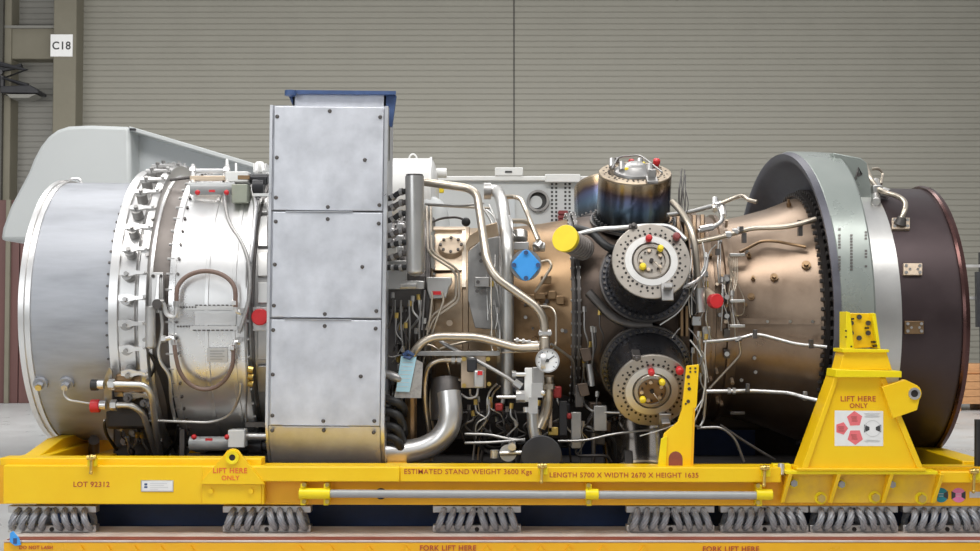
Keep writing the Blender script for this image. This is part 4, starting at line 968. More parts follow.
# bleed valve actuator with red label
va = MB().prism([P(u, v, -.72) for u, v in ((426, 277), (452, 277), (452, 283), (449, 287), (446, 298), (430, 299), (427, 290))], (0, .08, 0)).build('bleed_valve', 'satin_steel', E, bevel=.006)
MB().box(P(436.5, 293, -.725), (px(9, -.72), .01, px(3.6, -.72))).build('valve_label', 'cap_red', va)
pipe('valve_line', [(432, 292, .80), (432, 300, .78), (430, 318, .76), (426, 340, .74)], 2.4, 'tan_pipe', E); pipe('valve_line', [(442, 292, .80), (444, 299, .78), (438, 316, .76), (432, 334, .74)], 2.4, 'tan_pipe', E)
pipe('fuel_line', [(427, 207, .80), (428, 250, .80), (432, 256, .78), (452, 269, .74), (456, 275, .72), (456, 297, .71), (453, 301, .71), (431, 316, .74), (426, 330, .74)], 2.8, 'tan_pipe', E, .05)
pipe('fuel_line', [(431, 207, .80), (431.5, 250, .80), (436, 255, .78), (453, 266, .74), (459, 272, .72), (459, 298, .71), (456, 303, .71), (434, 318, .74), (428, 332, .74)], 2.6, 'tan_pipe', E, .05)
pipe('fuel_line', [(425, 204, .85), (460, 206, .85), (484, 203, .86)], 2.4, 'grey_steel', E, .05)
pipe('fuel_line', [(428, 205, .83), (461, 207, .84), (490, 208, .84)], 2.2, 'tan_pipe', E, .05)
pipe('fuel_line', [(432, 222, .75), (442, 218, .75), (458, 217, .75), (466, 221, .75)], 2.4, 'dark_steel', E, .08)
c = S(466, 222, .74); MB().ball(c, .03).build('line_knob', 'black_rubber', E)
mb = MB()
for v0, v1 in ((203, 266),): mb.bb(S(433.5, 250, .62).x-.01, S(433.5, 250, .62).x+.01, -.60, -.56, Zv(268, -.6), Zv(232, -.6))
for v in range(232, 275, 6): mb.cyl(S(434, v, .60), S(434, v, .64), .010, n=6)
mb.build('seam_strip', 'satin_steel', comp)
mb = MB(); mb.cyl(S(449.5, 323, .63), S(449.5, 323, .59), .02, n=14); mb.build('casing_plug', 'tan_pad', comp)
# large pipes
pipe('air_pipe', [(424, 182, 1.0), (468, 188, 1.0), (477, 194, 1.0), (487, 262, .95), (495, 277, .95), (536, 306, .95), (544, 318, .95), (545, 345, .95)], 8.4, 'tan_pipe', E, .14, 16, label='long bent bright pipe from the manifold')
mb = MB(); mb.cyl(S(539, 333, .95), S(551, 333, .95), .02, n=8); mb.box(S(545, 333, .95), (px(13, -.9), .05, .018)); mb.build('pipe_clamp', 'bar_alu', E)
MB().cyl(S(544.5, 336, .95), S(545, 349, .95), px(5.2, -.95), n=18).build('pipe_union', 'tan_pipe', E, bevel=.006)
pipe('riser_pipe', [(489, 190, .80), (497, 191, .82), (502, 200, .84), (508, 245, .86), (507, 394, .82)], 12.5, 'satin_steel', E, .14, 20, label='upright thick silver riser pipe')
MB().cyl(S(484, 191, .78), S(491, 191, .79), px(9, -.6), n=20).build('riser_elbow', 'grey_steel', E)
pipe('oil_return_pipe', [(411, 366, .86), (413, 353, .86), (423, 341, .86), (436, 336.5, .86), (478, 337, .86), (500, 343, .88), (517, 348, .90), (540, 346.5, .93)], 8.6, 'tan_pipe', E, .12, 16, label='thick tan pipe bending down behind the blue paper tag')
pipe('oil_return_pipe', [(411, 366, .86), (411, 448, .80)], 12, 'bronze', E)
pipe('cross_tube', [(440, 341, .80), (455, 350, .84), (480, 362, .88), (508, 378, .92), (517, 385, .94)], 4.2, 'grey_hose', E, .2)
pipe('cross_tube', [(440, 349, .74), (455, 344, .74), (480, 339, .74)], 2.6, 'tan_pipe', E, .1)
pipe('thin_line', [(420, 344, .78), (432, 345, .78), (446, 356, .80), (450, 375, .80), (452, 390, .82)], 2.2, 'tan_pipe', E, .1)
pipe('thin_line', [(491, 268, .78), (492, 350, .80), (495, 353, .82), (540, 351, .92)], 1.4, 'tan_pipe', E, .03)
pipe('thin_line', [(420, 340, .8), (420, 352, .8), (418, 372, .8)], 2.2, 'dark_steel', E, .1)
pipe('scavenge_pipe', [(462, 360, .86), (438, 360, .86), (428, 366, .86), (425, 380, .86), (425, 405, .84), (429, 430, .8), (432, 460, .75)], 5.0, 'tan_pipe', E, .09, 12)
mb = MB(); 
for u in (453, 459): mb.cyl(S(u-1.5, 360, .86), S(u+2, 360, .86), px(4.2, -.83), n=6)
mb.build('pipe_nuts', 'satin_steel', E)
pipe('scavenge_pipe', [(462, 380, .84), (438, 380, .85), (431, 388, .85), (430, 410, .84), (434, 430, .8)], 3.0, 'tan_pipe', E, .07, 10)
# exhaust bend, bare metal, low
pipe('drain_duct', [(446, 381, .80), (446.5, 396, .84), (447, 420, .86)], 32, 'dark_steel', E, .1, 28)
pipe('drain_elbow', [(449, 392, .95), (451, 412, .97), (449, 427, .97), (440, 440, .97), (425, 448.5, .97), (405, 452.5, .97), (387, 453.5, .97)], 23.5, 'bright_steel', E, .07, 28, label='fat bare metal elbow')
mb = MB(); mb.cyl(Sp(382, 453.5, .96), Sp(386, 453.5, .96), px(13, -.85), n=28); mb.cyl(Sp(389, 453.5, .96), Sp(391.5, 453.5, .96), px(12.6, -.85), n=28); mb.build('elbow_clamp', 'satin_steel', E)
# valve box
vb = MB().prism([P(u, v, -.82) for u, v in ((461, 355), (486, 353), (486, 388), (461, 388))], (0, .06, 0)).build('solenoid_plate', 'tan_pad', E, bevel=.004)
MB().prism([P(u, v, -.84) for u, v in ((414, 351), (500, 351), (500, 356), (414, 356))], (0, .04, 0)).build('mount_rail', 'grey_steel', E, bevel=.003)
MB().box(P(472, 365, -.86), (px(10, -.86), .06, px(14, -.86))).build('solenoid', 'black_paint', vb, bevel=.01)
sv = MB().box(P(479, 379, -.88), (px(10.5, -.88), .08, px(18, -.88))).build('solenoid_valve', 'bar_alu', vb, bevel=.012)
MB().box(P(480, 373, -.925), (px(5, -.92), .006, px(4, -.92))).build('valve_label', 'cap_red', vb)
mb = MB()
for u, v in ((464, 359), (464, 385.5), (488, 359), (489, 384)): mb.cyl(P(u, v, -.80), P(u, v, -.84), .014, n=8)
mb.build('plate_bolts', 'brass', vb)
pipe('valve_cable', [(478, 388, .92), (477, 397, .92), (468, 399, .92), (458, 392, .90), (453, 384, .88)], 2.6, 'grey_hose', E, .06)
pipe('valve_cable', [(470, 389, .9), (470, 396, .88), (476, 398, .9)], 2.4, 'tan_pipe', E, .05)
pipe('bundle_line', [(497, 384, .86), (490, 390, .86), (487, 400, .86), (488, 415, .84), (476, 432, .82), (473, 460, .8)], 2.6, 'grey_steel', E, .06)
pipe('bundle_line', [(500, 386, .84), (492, 394, .84), (491, 414, .84), (480, 432, .82), (478, 460, .8)], 2.2, 'tan_pipe', E, .06)
# gauge and valve block
c = P(547.5, 360.5, -1.02); gr = px(12, -1.02)
gz = MB().cyl(c+Vector((0, .05, 0)), c, gr, n=36).build('pressure_gauge', 'bar_alu', E, 'round white pressure gauge')
MB().lathe([(0, gr), (-.014, gr), (-.014, gr*.88), (0, gr*.86)], c, (0, 1, 0), 36).build('gauge_bezel', 'bright_steel', gz)
MB().cyl(c+Vector((0, -.002, 0)), c+Vector((0, -.006, 0)), gr*.87, n=36).build('gauge_dial', 'gauge_face', gz)
mb = MB(); mb.cyl(c+Vector((0, -.006, 0)), c+Vector((0, -.012, 0)), .010, n=12)
for g in (R(35), R(215)): mb.box(c+Vector((math.cos(g)*gr*.35, -.008, math.sin(g)*gr*.35)), (gr*.7, .002, .006), Matrix.Rotation(-g, 3, 'Y'))
for k in range(9):
    g = R(-45+k*33.75); mb.box(c+Vector((math.cos(g)*gr*.74, -.007, math.sin(g)*gr*.74)), (gr*.14, .001, .004), Matrix.Rotation(-g, 3, 'Y'))
mb.build('gauge_needle', 'letter_dark', gz)
MB().cyl(P(540.5, 361, -.98), P(545, 361, -.98), gr*.95, n=28).build('gauge_back', 'bar_alu', gz)
vblk = MB().prism([P(u, v, -.98) for u, v in ((525, 368), (534, 368), (533, 402), (524, 402))], (0, .09, 0)).build('valve_block', 'white_paint', E, bevel=.005)
mb = MB(); mb.box(P(538, 376, -.95), (px(12, -.95), .09, px(18, -.95))); mb.build('valve_bonnet', 'grey_steel', vblk, bevel=.006)
mb = MB(); mb.cyl(P(512, 374.5, -.98), P(525, 374.5, -.98), px(2.3, -.98), n=12); mb.cyl(P(512, 374.5, -.98), P(516, 374.5, -.98), px(3.6, -.98), n=6)
mb.cyl(P(514, 382, -.98), P(521, 387, -.98), px(4.2, -.98), n=6); mb.cyl(P(516, 396.5, -1.0), P(525, 396.5, -1.0), px(6, -1.0), n=6); mb.cyl(P(497, 397, -.97), P(517, 397, -1.0), px(1.5, -.97), n=10)
mb.box(P(537, 390, -1.0), (px(11, -1), .08, px(14, -1))); mb.box(P(533, 405, -1.0), (px(9, -1), .07, px(16, -1))); mb.cyl(P(527, 407, -1.0), P(527, 412, -1.0), px(4, -1.0), n=12); mb.ball(P(543, 393, -1.03), px(3, -1), 10)
mb.build('valve_fittings', 'bright_steel', vblk)
pipe('relief_pipe', [(548, 376, .94), (548, 400, .96), (546, 414, .97), (540, 428, .97)], 11, 'tan_pipe', E, .15, 18)
MB().cyl(P(548, 384, -.93), P(548, 389, -.93), px(7, -.93), n=8).build('relief_nut', 'tan_pipe', E)
pipe('relief_pipe', [(533, 410, .96), (534, 432, .97), (539, 446, .97)], 13, 'satin_steel', E, .1, 18)
tk_ = MB().cyl(P(541.5, 456, -1.14), P(541.5, 456, -.85), px(20.5, -1.14), n=44).build('filter_cover', 'black_paint', E, 'round black cover disc', bevel=.006)
mb = MB(); mb.cyl(P(508, 453, -1.05), P(508, 453, -.95), px(8.5, -1.05), n=22); mb.cyl(P(500, 453.5, -1.07), P(524, 452.5, -1.07), px(2.2, -1.07), n=10); mb.cyl(P(494.5, 458, -1.04), P(494.5, 450, -1.04), px(4.6, -1.04), n=14); mb.cyl(P(512, 447, -1.1), P(512, 444, -1.0), px(4, -1.07), n=10)
mb.build('drain_valve', 'satin_steel', E)
pipe('low_line', [(465, 434, .9), (490, 434.5, .92), (508, 439, .95), (525, 440.5, .97)], 3, 'grey_steel', E); pipe('low_line', [(465, 443, .92), (495, 442.5, .95), (525, 439.5, .97)], 3, 'grey_steel', E)
pipe('low_line', [(558, 441, .98), (585, 441, .98), (612, 434, 1.0), (640, 431, 1.02), (690, 425, 1.0), (700, 427, .95)], 2.4, 'grey_steel', E, .1)
pipe('low_line', [(575, 395, .85), (583, 403, .86), (592, 412, .9), (620, 413, .95)], 2.6, 'grey_steel', E, .06)
# gearbox mass: dark blocks added so the gap below the compressor reads dark
mb = MB(); mb.bb(-.60, .62, -.36, .6, .80, 1.16); mb.bb(-.3, .3, -.46, .2, .80, 1.0); mb.bb(.10, 1.05, -.40, .5, .80, 1.25); mb.bb(1.05, 2.0, -.05, .45, .84, 1.05); mb.build('gearbox_dark_fill', 'near_black', E, bevel=.02)
mb = MB()
for u, v, w_, h_ in ((499, 407, 8, 8), (557, 392, 9, 12), (569, 416, 5, 6)): mb.box(P(u, v, -.80), (px(w_, -.8), .05, px(h_, -.8)))
mb.build('red_cover', 'foil_red', E, bevel=.01)
for u, v, w_, h_, m_ in ((563, 418, 8, 34, 'black_paint'), (576, 430, 10, 36, 'grey_steel'), (600, 418, 13, 25, 'grey_steel'), (550, 415, 4, 34, 'tan_pad'), (553, 431, 10, 8, 'brass'), (579, 396, 8, 22, 'dark_steel')):
    MB().box(P(u, v, -.78), (px(w_, -.78), .06, px(h_, -.78))).build('accessory_block', m_, E, bevel=.004)
for u, v in ((584.5, 357), (582, 392)):
    MB().prism([P(u-5, v-8, -.86), P(u+5, v-9, -.86), P(u+8, v+3, -.86), P(u-1, v+5, -.86)], (0, .06, 0)).build('cable_bracket', 'brown_casing', E, bevel=.003)
MB().cyl(P(589, 364, -.83), P(592, 386, -.83), .02, n=10).build('bracket_post', 'grey_steel', E)
mb = MB(); mb.lathe([(0, .14), (.05, .14), (.05, .12), (0, .12)], P(495, 432, -.75), (0, 1, 0), 36); mb.lathe([(0, .105), (.05, .105), (.05, .095), (0, .095)], P(495, 432, -.76), (0, 1, 0), 36); mb.build('pump_flange', 'dark_steel', E)
# blue cover, yellow cap with bellows
pl0 = P(526, 265, -.82); bpad = MB().cyl(pl0+Vector((0, .06, 0)), pl0+Vector((0, .004, 0)), px(15.5, -.82), n=36).build('cover_flange', 'grey_steel', E)
bc = [(526, 249.5), (529, 250.5), (539.5, 262), (540.5, 265), (539.5, 268), (529.5, 280), (526, 281), (522.5, 280), (512.5, 268), (511.5, 265), (512.5, 262), (523, 250.5)]
bl = MB().prism([P(u, v, -.84) for u, v in bc], (0, .018, 0)).build('port_cover', 'cover_blue', E, 'bright blue square cover set on its corner', bevel=.003)
mb = MB()
for u, v in ((526, 252.5), (538, 265), (526, 278), (514, 265)): mb.cyl(P(u, v, -.838), P(u, v, -.852), .014, n=10)
mb.build('cover_screws', 'tape_blue', bl)
a_ = P(566, 239, -.86); b_ = P(585, 250, -.62); d_ = (b_-a_).normalized()
mb = MB(); L = (b_-a_).length; pr = [(0, .0)] ; pr = []
for k in range(7):
    t = .045+k*(L-.05)/7; pr += [(t, .062), (t+.006, .074), (t+.016, .074), (t+.022, .062)]
mb.lathe(pr, a_, d_, 28); bel = mb.build('bellows', 'drum_taupe', E, 'ribbed silver bellows')
f_ = Vector((-.45, -.86, .22)).normalized()
MB().cyl(a_+f_*.02, a_-f_*.025, px(14, -.86), px(13, -.86), 32).build('cap', 'cap_yellow', bel, 'round yellow plastic cap', bevel=.004)
pipe('blow_pipe', [(572, 236, .85), (583, 233, .85), (600, 229, .88), (622, 228, .92), (645, 226, 1.0), (672, 226, 1.0), (686, 240, 1.0)], 5.2, 'satin_steel', E, .2, 14)
pipe('black_hose', [(575, 228, .80), (592, 232, .84), (602, 243, .88), (612, 250, .86), (622, 246, .84)], 8, 'black_rubber', E, .2, 14)
pipe('black_hose', [(588, 292, .84), (600, 305, .84), (612, 318, .84), (630, 325, .84), (652, 325, .84)], 9, 'dark_steel', E, .2, 14)
# pipes on top right of the riser
pipe('vent_pipe', [(503, 197, .85), (514, 196.5, .84), (521, 199, .84), (528, 215, .82), (538, 240, .78)], 4.6, 'tan_pipe', E, .06)
pipe('vent_pipe', [(510, 221, .82), (524, 221, .80), (531, 224, .78), (540, 243, .74)], 5, 'tan_pipe', E, .06)
pipe('vent_pipe', [(509, 216, .84), (512, 222, .84), (512, 232, .82)], 3, 'satin_steel', E, .04)
mb = MB(); mb.cyl(S(520, 240, .72), S(520, 232, .74), .05, n=20); mb.box(S(520, 246, .70), (.11, .06, .05)); mb.cyl(S(533, 247, .72), S(545, 247, .72), .03, n=10); mb.cyl(S(540, 243, .74), S(536, 248, .74), .03, n=10); mb.build('vent_valve', 'bright_steel', E, bevel=.004)
pipe('vent_pipe', [(540, 262, .74), (549, 260, .74), (552, 266, .74), (540, 285, .72), (535, 292, .70)], 2.8, 'tan_pipe', E, .04)
pipe('vent_pipe', [(540, 306, .78), (552, 307, .78), (556, 315, .80), (556, 345, .84), (552, 350, .9)], 2.2, 'tan_pipe', E, .05)
pipe('vent_pipe', [(551, 344, .92), (560, 350, .88), (572, 359, .84), (574, 366, .82), (575, 395, .82), (578, 400, .82)], 3.0, 'grey_steel', E, .05)
pipe('vent_pipe', [(514, 340, .9), (540, 343, .92)], 2.2, 'bright_steel', E)
mb = MB()
for u, v in ((516, 340), (522, 341), (528, 342), (535, 343)): mb.cyl(S(u, v, .91), S(u+2.5, v+.3, .91), px(2.4, -.88), n=6)
mb.build('line_nuts', 'bright_steel', E)
LR = random.Random(3)
for k in range(16):
    u = LR.uniform(455, 600); v = LR.uniform(405, 440); u2 = u+LR.uniform(-40, 60)
    pipe('low_hose', [(u, v, .80), (u+LR.uniform(-8, 8), v+LR.uniform(6, 18), .84), (u2, v+LR.uniform(4, 16), .84), (u2+LR.uniform(-6, 6), 462, .80)], LR.uniform(1.6, 4.2), LR.choice(['black_rubber', 'dark_steel', 'dark_steel', 'grey_steel']), E, .07)
for k in range(12):
    u = LR.uniform(500, 610); v = LR.uniform(385, 445)
    MB().box(P(u, v, -.62), (px(LR.uniform(6, 14), -.62), .10, px(LR.uniform(6, 16), -.62))).build('accessory_block', LR.choice(['dark_steel', 'near_black', 'brown_casing', 'black_paint']), E, bevel=.008)
for pts, wp in (([(470, 190, .9), (488, 215, .84), (494, 228, .8)], 2.4), ([(489, 205, .8), (496, 220, .78), (502, 240, .75)], 2.2), ([(484, 208, .8), (494, 216, .8), (500, 235, .76)], 1.8), ([(505, 225, .82), (515, 236, .8)], 2), ([(486, 265, .72), (488, 320, .7)], 1.2), ([(494, 300, .72), (500, 330, .72), (500, 345, .75)], 1.6)):
    pipe('sense_line', pts, wp, 'satin_steel', E, .05)
mb = MB()
for u, v in ((530, 298), (540, 296), (546, 280), (560, 300), (552, 295), (536, 305)): mb.box(S(u, v, .69), (.05+.03*rnd.random(), .05, .04+.03*rnd.random()))
mb.build('casing_lugs', 'bronze', E, bevel=.006)

# --- fine lines, clips and fittings that crowd the engine's waist
CL = random.Random(11)
def clutter(n, u0, u1, v0, v1, r0, r1, dv, w0, w1, mats, nut=True, du=8):
    for k in range(n):
        u = CL.uniform(u0, u1); v = CL.uniform(v0, v1); r_ = CL.uniform(r0, r1); L = CL.uniform(.5, 1)*dv
        p = [(u, v, r_), (u+CL.uniform(-2, 2), v+L*.4, r_+.01), (u+CL.uniform(-du, du), v+L*.6, r_+.01), (u+CL.uniform(-du, du), v+L, r_-.02)]
        m_ = CL.choice(mats); ln = pipe('sense_line', p, CL.uniform(w0, w1), m_, E, .04, 8)
        if nut:
            c = Sp(*p[0]); d = (Sp(*p[1])-c).normalized(); q = MB().cyl(c-d*.006, c+d*.028, px(2.1, c.y), n=6).build('line_fitting', CL.choice(['satin_steel', 'grey_steel', 'brass']), E)
clutter(12, 389, 426, 290, 350, .70, .78, 60, 1.3, 2.4, ['grey_steel', 'satin_steel', 'dark_steel'])
clutter(7, 390, 408, 355, 395, .72, .80, 40, 1.4, 2.2, ['grey_steel', 'dark_steel'])
clutter(10, 688, 709, 236, 300, .80, .90, 70, 1.0, 2.0, ['satin_steel', 'tan_pipe', 'grey_steel'])
clutter(9, 690, 708, 330, 385, .82, .92, 55, .9, 1.7, ['white_paint', 'satin_steel', 'grey_steel'])
clutter(7, 582, 602, 300, 380, .74, .82, 60, 1.4, 2.6, ['dark_steel', 'grey_steel'], du=5)
clutter(22, 462, 600, 392, 425, .82, .90, 40, 1.0, 2.4, ['grey_steel', 'dark_steel', 'satin_steel', 'tan_pipe'], du=14)
clutter(8, 486, 506, 225, 330, .70, .76, 50, 1.1, 1.8, ['satin_steel', 'grey_steel'], du=4)
clutter(6, 713, 736, 225, 300, .72, .75, 55, .9, 1.5, ['tan_pipe', 'satin_steel'], du=5)
clutter(5, 112, 150, 412, 440, 1.05, 1.08, 26, 1.4, 2.4, ['black_rubber', 'grey_steel'])
for k in range(16):
    u = CL.uniform(708, 736); v = CL.uniform(222, 410); c = S(u, v, .70); d = Vector((0, c.y, c.z-AZ)).normalized()
    MB().cyl(c-d*.02, c+d*.03, px(CL.uniform(1.2, 2.2), c.y), n=8).build('band_fitting', CL.choice(['bronze', 'grey_steel', 'tan_pad']), E)
for k in range(14):
    u = CL.uniform(516, 566); v = CL.uniform(285, 390); c = S(u, v, .625); d = Vector((0, c.y, c.z-AZ)).normalized()
    MB().cyl(c-d*.02, c+d*.03, px(CL.uniform(1.2, 2.4), c.y), n=8).build('casing_stud', CL.choice(['bronze', 'dark_steel', 'grey_steel']), E)
# --- combustor cans
XK = .963
def can(ang, xk, plate, rb=.80):
    d = Vector((0, -math.cos(R(ang)), math.sin(R(ang)))); b = Vector((xk, 0, AZ-TL*xk))+d*rb
    zq = d; xq = Vector((1, 0, 0)); yq = zq.cross(xq)
    rot = Matrix((xq, yq, zq)).transposed().to_euler()
    up = ang > 40
    body = MB().lathe([(-.16, .238), (.0, .238), (.0, .272), (.022, .272), (.024, .243), (.045, .239), (.32, .236), (.32, .05)], (0, 0, 0), (0, 0, 1), 72).build('combustor_can', 'heat_tint' if up else ('chrome_dark' if ang == -63 else 'can_dark'), E, {66: 'blue and brown heat-tinted combustor can on top', 17: 'dark combustor can with pale drilled end plate', -23: 'lower dark combustor can with pale drilled end plate'}.get(ang), origin=(0, 0, 0))
    body.rotation_euler = rot; body.location = b-WORLD[E]; WORLD[body] = Vector()
    def sub(mb, n, m, lab=None, **k):
        o = mb.build(n, m, body, lab, origin=(0, 0, 0), **k); return o
    sub(MB().lathe([(-.008, .262), (-.008, .284), (.010, .284), (.010, .262)], (0, 0, 0), (0, 0, 1), 72), 'base_flange', 'dark_steel')
    sub(disc_bolts(MB(), (0, 0, .022), (0, 0, 1), .258, 44, .0085, .016), 'bolt_circle', 'dark_steel')['kind'] = 'stuff'
    sub(MB().lathe([(.315, .20), (.315, .236), (.332, .236), (.336, .232), (.336, .155), (.330, .150), (.330, .115), (.345, .105), (.345, .085), (.335, .080), (.335, .002)], (0, 0, 0), (0, 0, 1), 72), 'end_plate', plate)
    if not up: sub(MB().lathe([(.336, .158), (.3405, .157), (.3405, .118), (.335, .116)], (0, 0, 0), (0, 0, 1), 64), 'plate_ring', 'satin_steel')
    if ang == -23: sub(MB().lathe([(.3405, .080), (.341, .078), (.337, .05), (.336, .002)], (0, 0, 0), (0, 0, 1), 40), 'centre_bowl', 'bronze')
    mb = disc_bolts(MB(), (0, 0, .336), (0, 0, 1), .205, 18, .0065, .002); disc_bolts(mb, (0, 0, .336), (0, 0, 1), .172, 34, .0085, .002); 
    disc_bolts(mb, (0, 0, .336), (0, 0, 1), .191, 9, .0065, .002, .2); disc_bolts(mb, (0, 0, .345), (0, 0, 1), .062, 10, .006, .004); mb.cyl((0, 0, .33), (0, 0, .352), .012)
    sub(mb, 'hole_pattern', 'near_black')['kind'] = 'stuff'
    mb = MB()
    for g in (30, 100, 185, 250, 320):
        x_, y_ = .062*math.cos(R(g)), .062*math.sin(R(g)); mb.cyl((x_, y_, .33), (x_, y_, .352), .012, n=6)
    sub(mb, 'fuel_ports', 'tan_pad')
    sub(MB().tube(fillet([(.05, -.08, .35), (.05, -.06, .37), (.02, -.02, .37), (.01, -.01, .35)], .02), .004, 8), 'fuel_jumper', 'tan_pipe')
    for nm, cx, cy, m_, r_ in (('port_cap', -.012, .135, 'cap_red', .020), ('port_cap', .155, .145, 'cap_maroon' if ang == 17 else 'cap_red', .024), ('port_cap', .055, .070, 'cap_yellow', .019), ('port_cap', -.055, -.045, 'cap_yellow', .020)):
        mb = MB().lathe([(.335, r_*.7), (.352, r_*.8), (.353, r_), (.375, r_), (.384, r_*.7), (.386, .001)], (cx, cy, 0), (0, 0, 1), 16); sub(mb, nm, m_, 'small red cap' if 'red' in m_ else ('small dark red cap' if 'mar' in m_ else 'small yellow cap'))
    mb = MB(); mb.box((.085, -.20, .35), (.07, .11, .02)); mb.box((.085, -.185, .385), (.05, .02, .06)); sub(mb, 'igniter_block', 'grey_steel', bevel=.004)
    mb = MB(); mb.box((-.10, .22, .30), (.05, .03, .09)); mb.cyl((-.10, .22, .34), (-.10, .22, .37), .014, n=10); sub(mb, 'lift_lug', 'dark_steel', bevel=.004)
    if up:
        sub(MB().lathe([(.335, .14), (.35, .135), (.36, .10), (.385, .075), (.40, .05), (.40, .001)], (0, 0, 0), (0, 0, 1), 40), 'nozzle_boss', 'grey_steel')
    return body
can(17, XK, 'can_plate'); can(-23, XK+.005, 'can_plate'); can(66, XK-.02, 'can_top_plate', .69); can(114, XK-.13, 'can_top_plate', .66); can(-63, XK, 'can_plate_gold')
# pipe and wires around the cans
pipe('igniter_pipe', [(672, 202, .98), (681, 211, 1.0), (690, 226, 1.02), (695, 245, 1.0), (697, 270, .95), (701, 311, .90)], 6.6, 'tan_pipe', E, .2, 14)
MB().cyl(S(699.5, 288, .92), S(701.5, 312, .90), px(5, -.9), n=14).build('pipe_sleeve', 'satin_steel', E)
def wire(pts, wp=1.2, m='satin_steel'): return pipe('thermocouple_wire', pts, wp, m, E, .12, 6)
for k in range(7):
    u = 680+rnd.uniform(-3, 6); wire([(u, 172+rnd.uniform(-4, 8), .95), (u+rnd.uniform(-3, 4), 190, .95), (u+rnd.uniform(-4, 4), 206, .9), (u+rnd.uniform(-3, 4), 222, .85)], 1.1, 'dark_steel')
wire([(668, 292, 1.0), (684, 287, 1.0), (697, 281, .98), (706, 272, .9), (708, 255, .85)], 3.0, 'bright_steel')
wire([(690, 288, .98), (700, 276, .95), (706, 262, .88), (702, 240, .85)], 1.8); wire([(694, 290, .97), (704, 270, .9), (710, 250, .85), (716, 245, .8)], 1.4); wire([(660, 325, .95), (680, 312, .98), (690, 295, 1.0)], 1.6)
wire([(690, 340, .9), (700, 352, .9), (706, 372, .92), (705, 388, .95), (700, 410, .95), (692, 425, .95)], 1.6, 'white_paint'); wire([(698, 340, .9), (704, 370, .9), (706, 395, .95), (704, 420, .9), (699, 428, .9)], 2.6, 'satin_steel')
wire([(640, 436, 1.05), (665, 429, 1.1), (690, 418, 1.15), (702, 400, 1.0)], 1.2, 'white_paint'); wire([(697, 345, .9), (699, 380, .9), (707, 392, .9), (703, 415, .9)], 1.5)
wire([(672, 338, .9), (678, 330, .85), (683, 326, .82)], 1.4); wire([(688, 328, .82), (694, 334, .85), (699, 342, .9)], 1.4)
for k, (u, v, m_) in enumerate(((681, 320, 'bronze'), (686, 318, 'bronze'))): MB().bb(S(u, v, .8).x-.008, S(u, v, .8).x+.008, -.84, -.74, Zv(336, -.8), Zv(306, -.8)).build('cable_bracket', m_, E)
MB().box(P(696, 321, -.78), (px(9, -.78), .06, px(9, -.78))).build('cable_connector', 'hood_inner', E, bevel=.006)
MB().box(P(692, 305, -.74), (px(12, -.74), .06, px(18, -.74))).build('cable_connector', 'black_paint', E, bevel=.008)
MB().box(P(706, 333, -.78), (px(8, -.78), .04, px(13, -.78))).build('cable_connector', 'bar_alu', E, bevel=.005)
# top dressing above the upper can
mb = MB()
for p0 in ((612, 160), (622, 163), (640, 160), (650, 165)): mb.cyl(S(p0[0], p0[1]+8, 1.05), S(p0[0], p0[1], 1.08), .02, n=8)
mb.tube(fillet(pipe_pts([(612, 168, 1.1), (618, 157, 1.1), (640, 155, 1.1), (662, 172, 1.1)]), .05), .006, 8)
mb.build('fuel_nozzles', 'grey_steel', E)

# --- turbine section
XT = lambda u, r: Xn(u, r)
tf = rev('turbine_flange', [(XT(693, .7), .64), (XT(693, .7), .72), (XT(698, .7), .72), (XT(699, .7), .69), (XT(703, .7), .69), (XT(704, .7), .715), (XT(710, .7), .715), (XT(711, .7), .66)], 'copper_casing')
rev('turbine_band', [(XT(710, .70), .66), (XT(710, .70), .695), (XT(716, .70), .70), (XT(717, .7), .685), (XT(727, .69), .68), (XT(728, .69), .70), (XT(732, .69), .70), (XT(733, .69), .665), (XT(738, .68), .665)], 'copper_casing')
cone = rev('turbine_casing', [(XT(737, .66), .66), (XT(760, .69), .69), (XT(790, .73), .74), (XT(812, .78), .79), (XT(824, .81), .815)], 'copper_casing', label='copper coloured conical turbine casing')
Xf = 2.09
bf = rev('dark_flange', [(Xf-.03, .80), (Xf-.03, .855), (Xf, .855), (Xf, .835), (Xf+.02, .835), (Xf+.02, .875), (Xf+.05, .875), (Xf+.05, .80)], 'near_black')
flange_bolts('bolt_circle', Xf-.03, .84, 90, .013, .022, 'dark_steel', -80, 140, parent=bf)['kind'] = 'stuff'; flange_bolts('bolt_circle', Xf+.02, .862, 90, .013, .02, 'dark_steel', -80, 140, parent=bf)['kind'] = 'stuff'
MB().patch(736, 823, 320.5, 325.5, .70, .0, 1, 1) if False else None
# seam rail along the casing
mb = MB(); seam = []
def conR(X_):
    ks = [(XT(737, .66), .66), (XT(760, .69), .69), (XT(790, .73), .74), (XT(812, .78), .79), (XT(824, .81), .815)]
    for (a0_, r0_), (a1_, r1_) in zip(ks, ks[1:]):
        if X_ <= a1_: return r0_+(r1_-r0_)*max(0, (X_-a0_))/(a1_-a0_)
    return .815
for dv, th in ((0, .01),):
    a_s = [ax(x_, conR(x_)+.008, R(-.2)) for x_ in (1.56, 1.75, 1.9, 2.04)]; b_s = [p-Vector((0, 0, .035)) for p in a_s]
    mb.loft([[a, b, b+Vector((0, .03, 0)), a+Vector((0, .03, 0))] for a, b in zip(a_s, b_s)])
mb.build('casing_seam', 'copper_casing', cone)
def casing_pt(u, v, off=.0):
    r_ = .7
    for _ in range(12):
        p = S(u, v, r_); r_ = conR(p.x)+off
    return S(u, v, r_)
mb = MB()
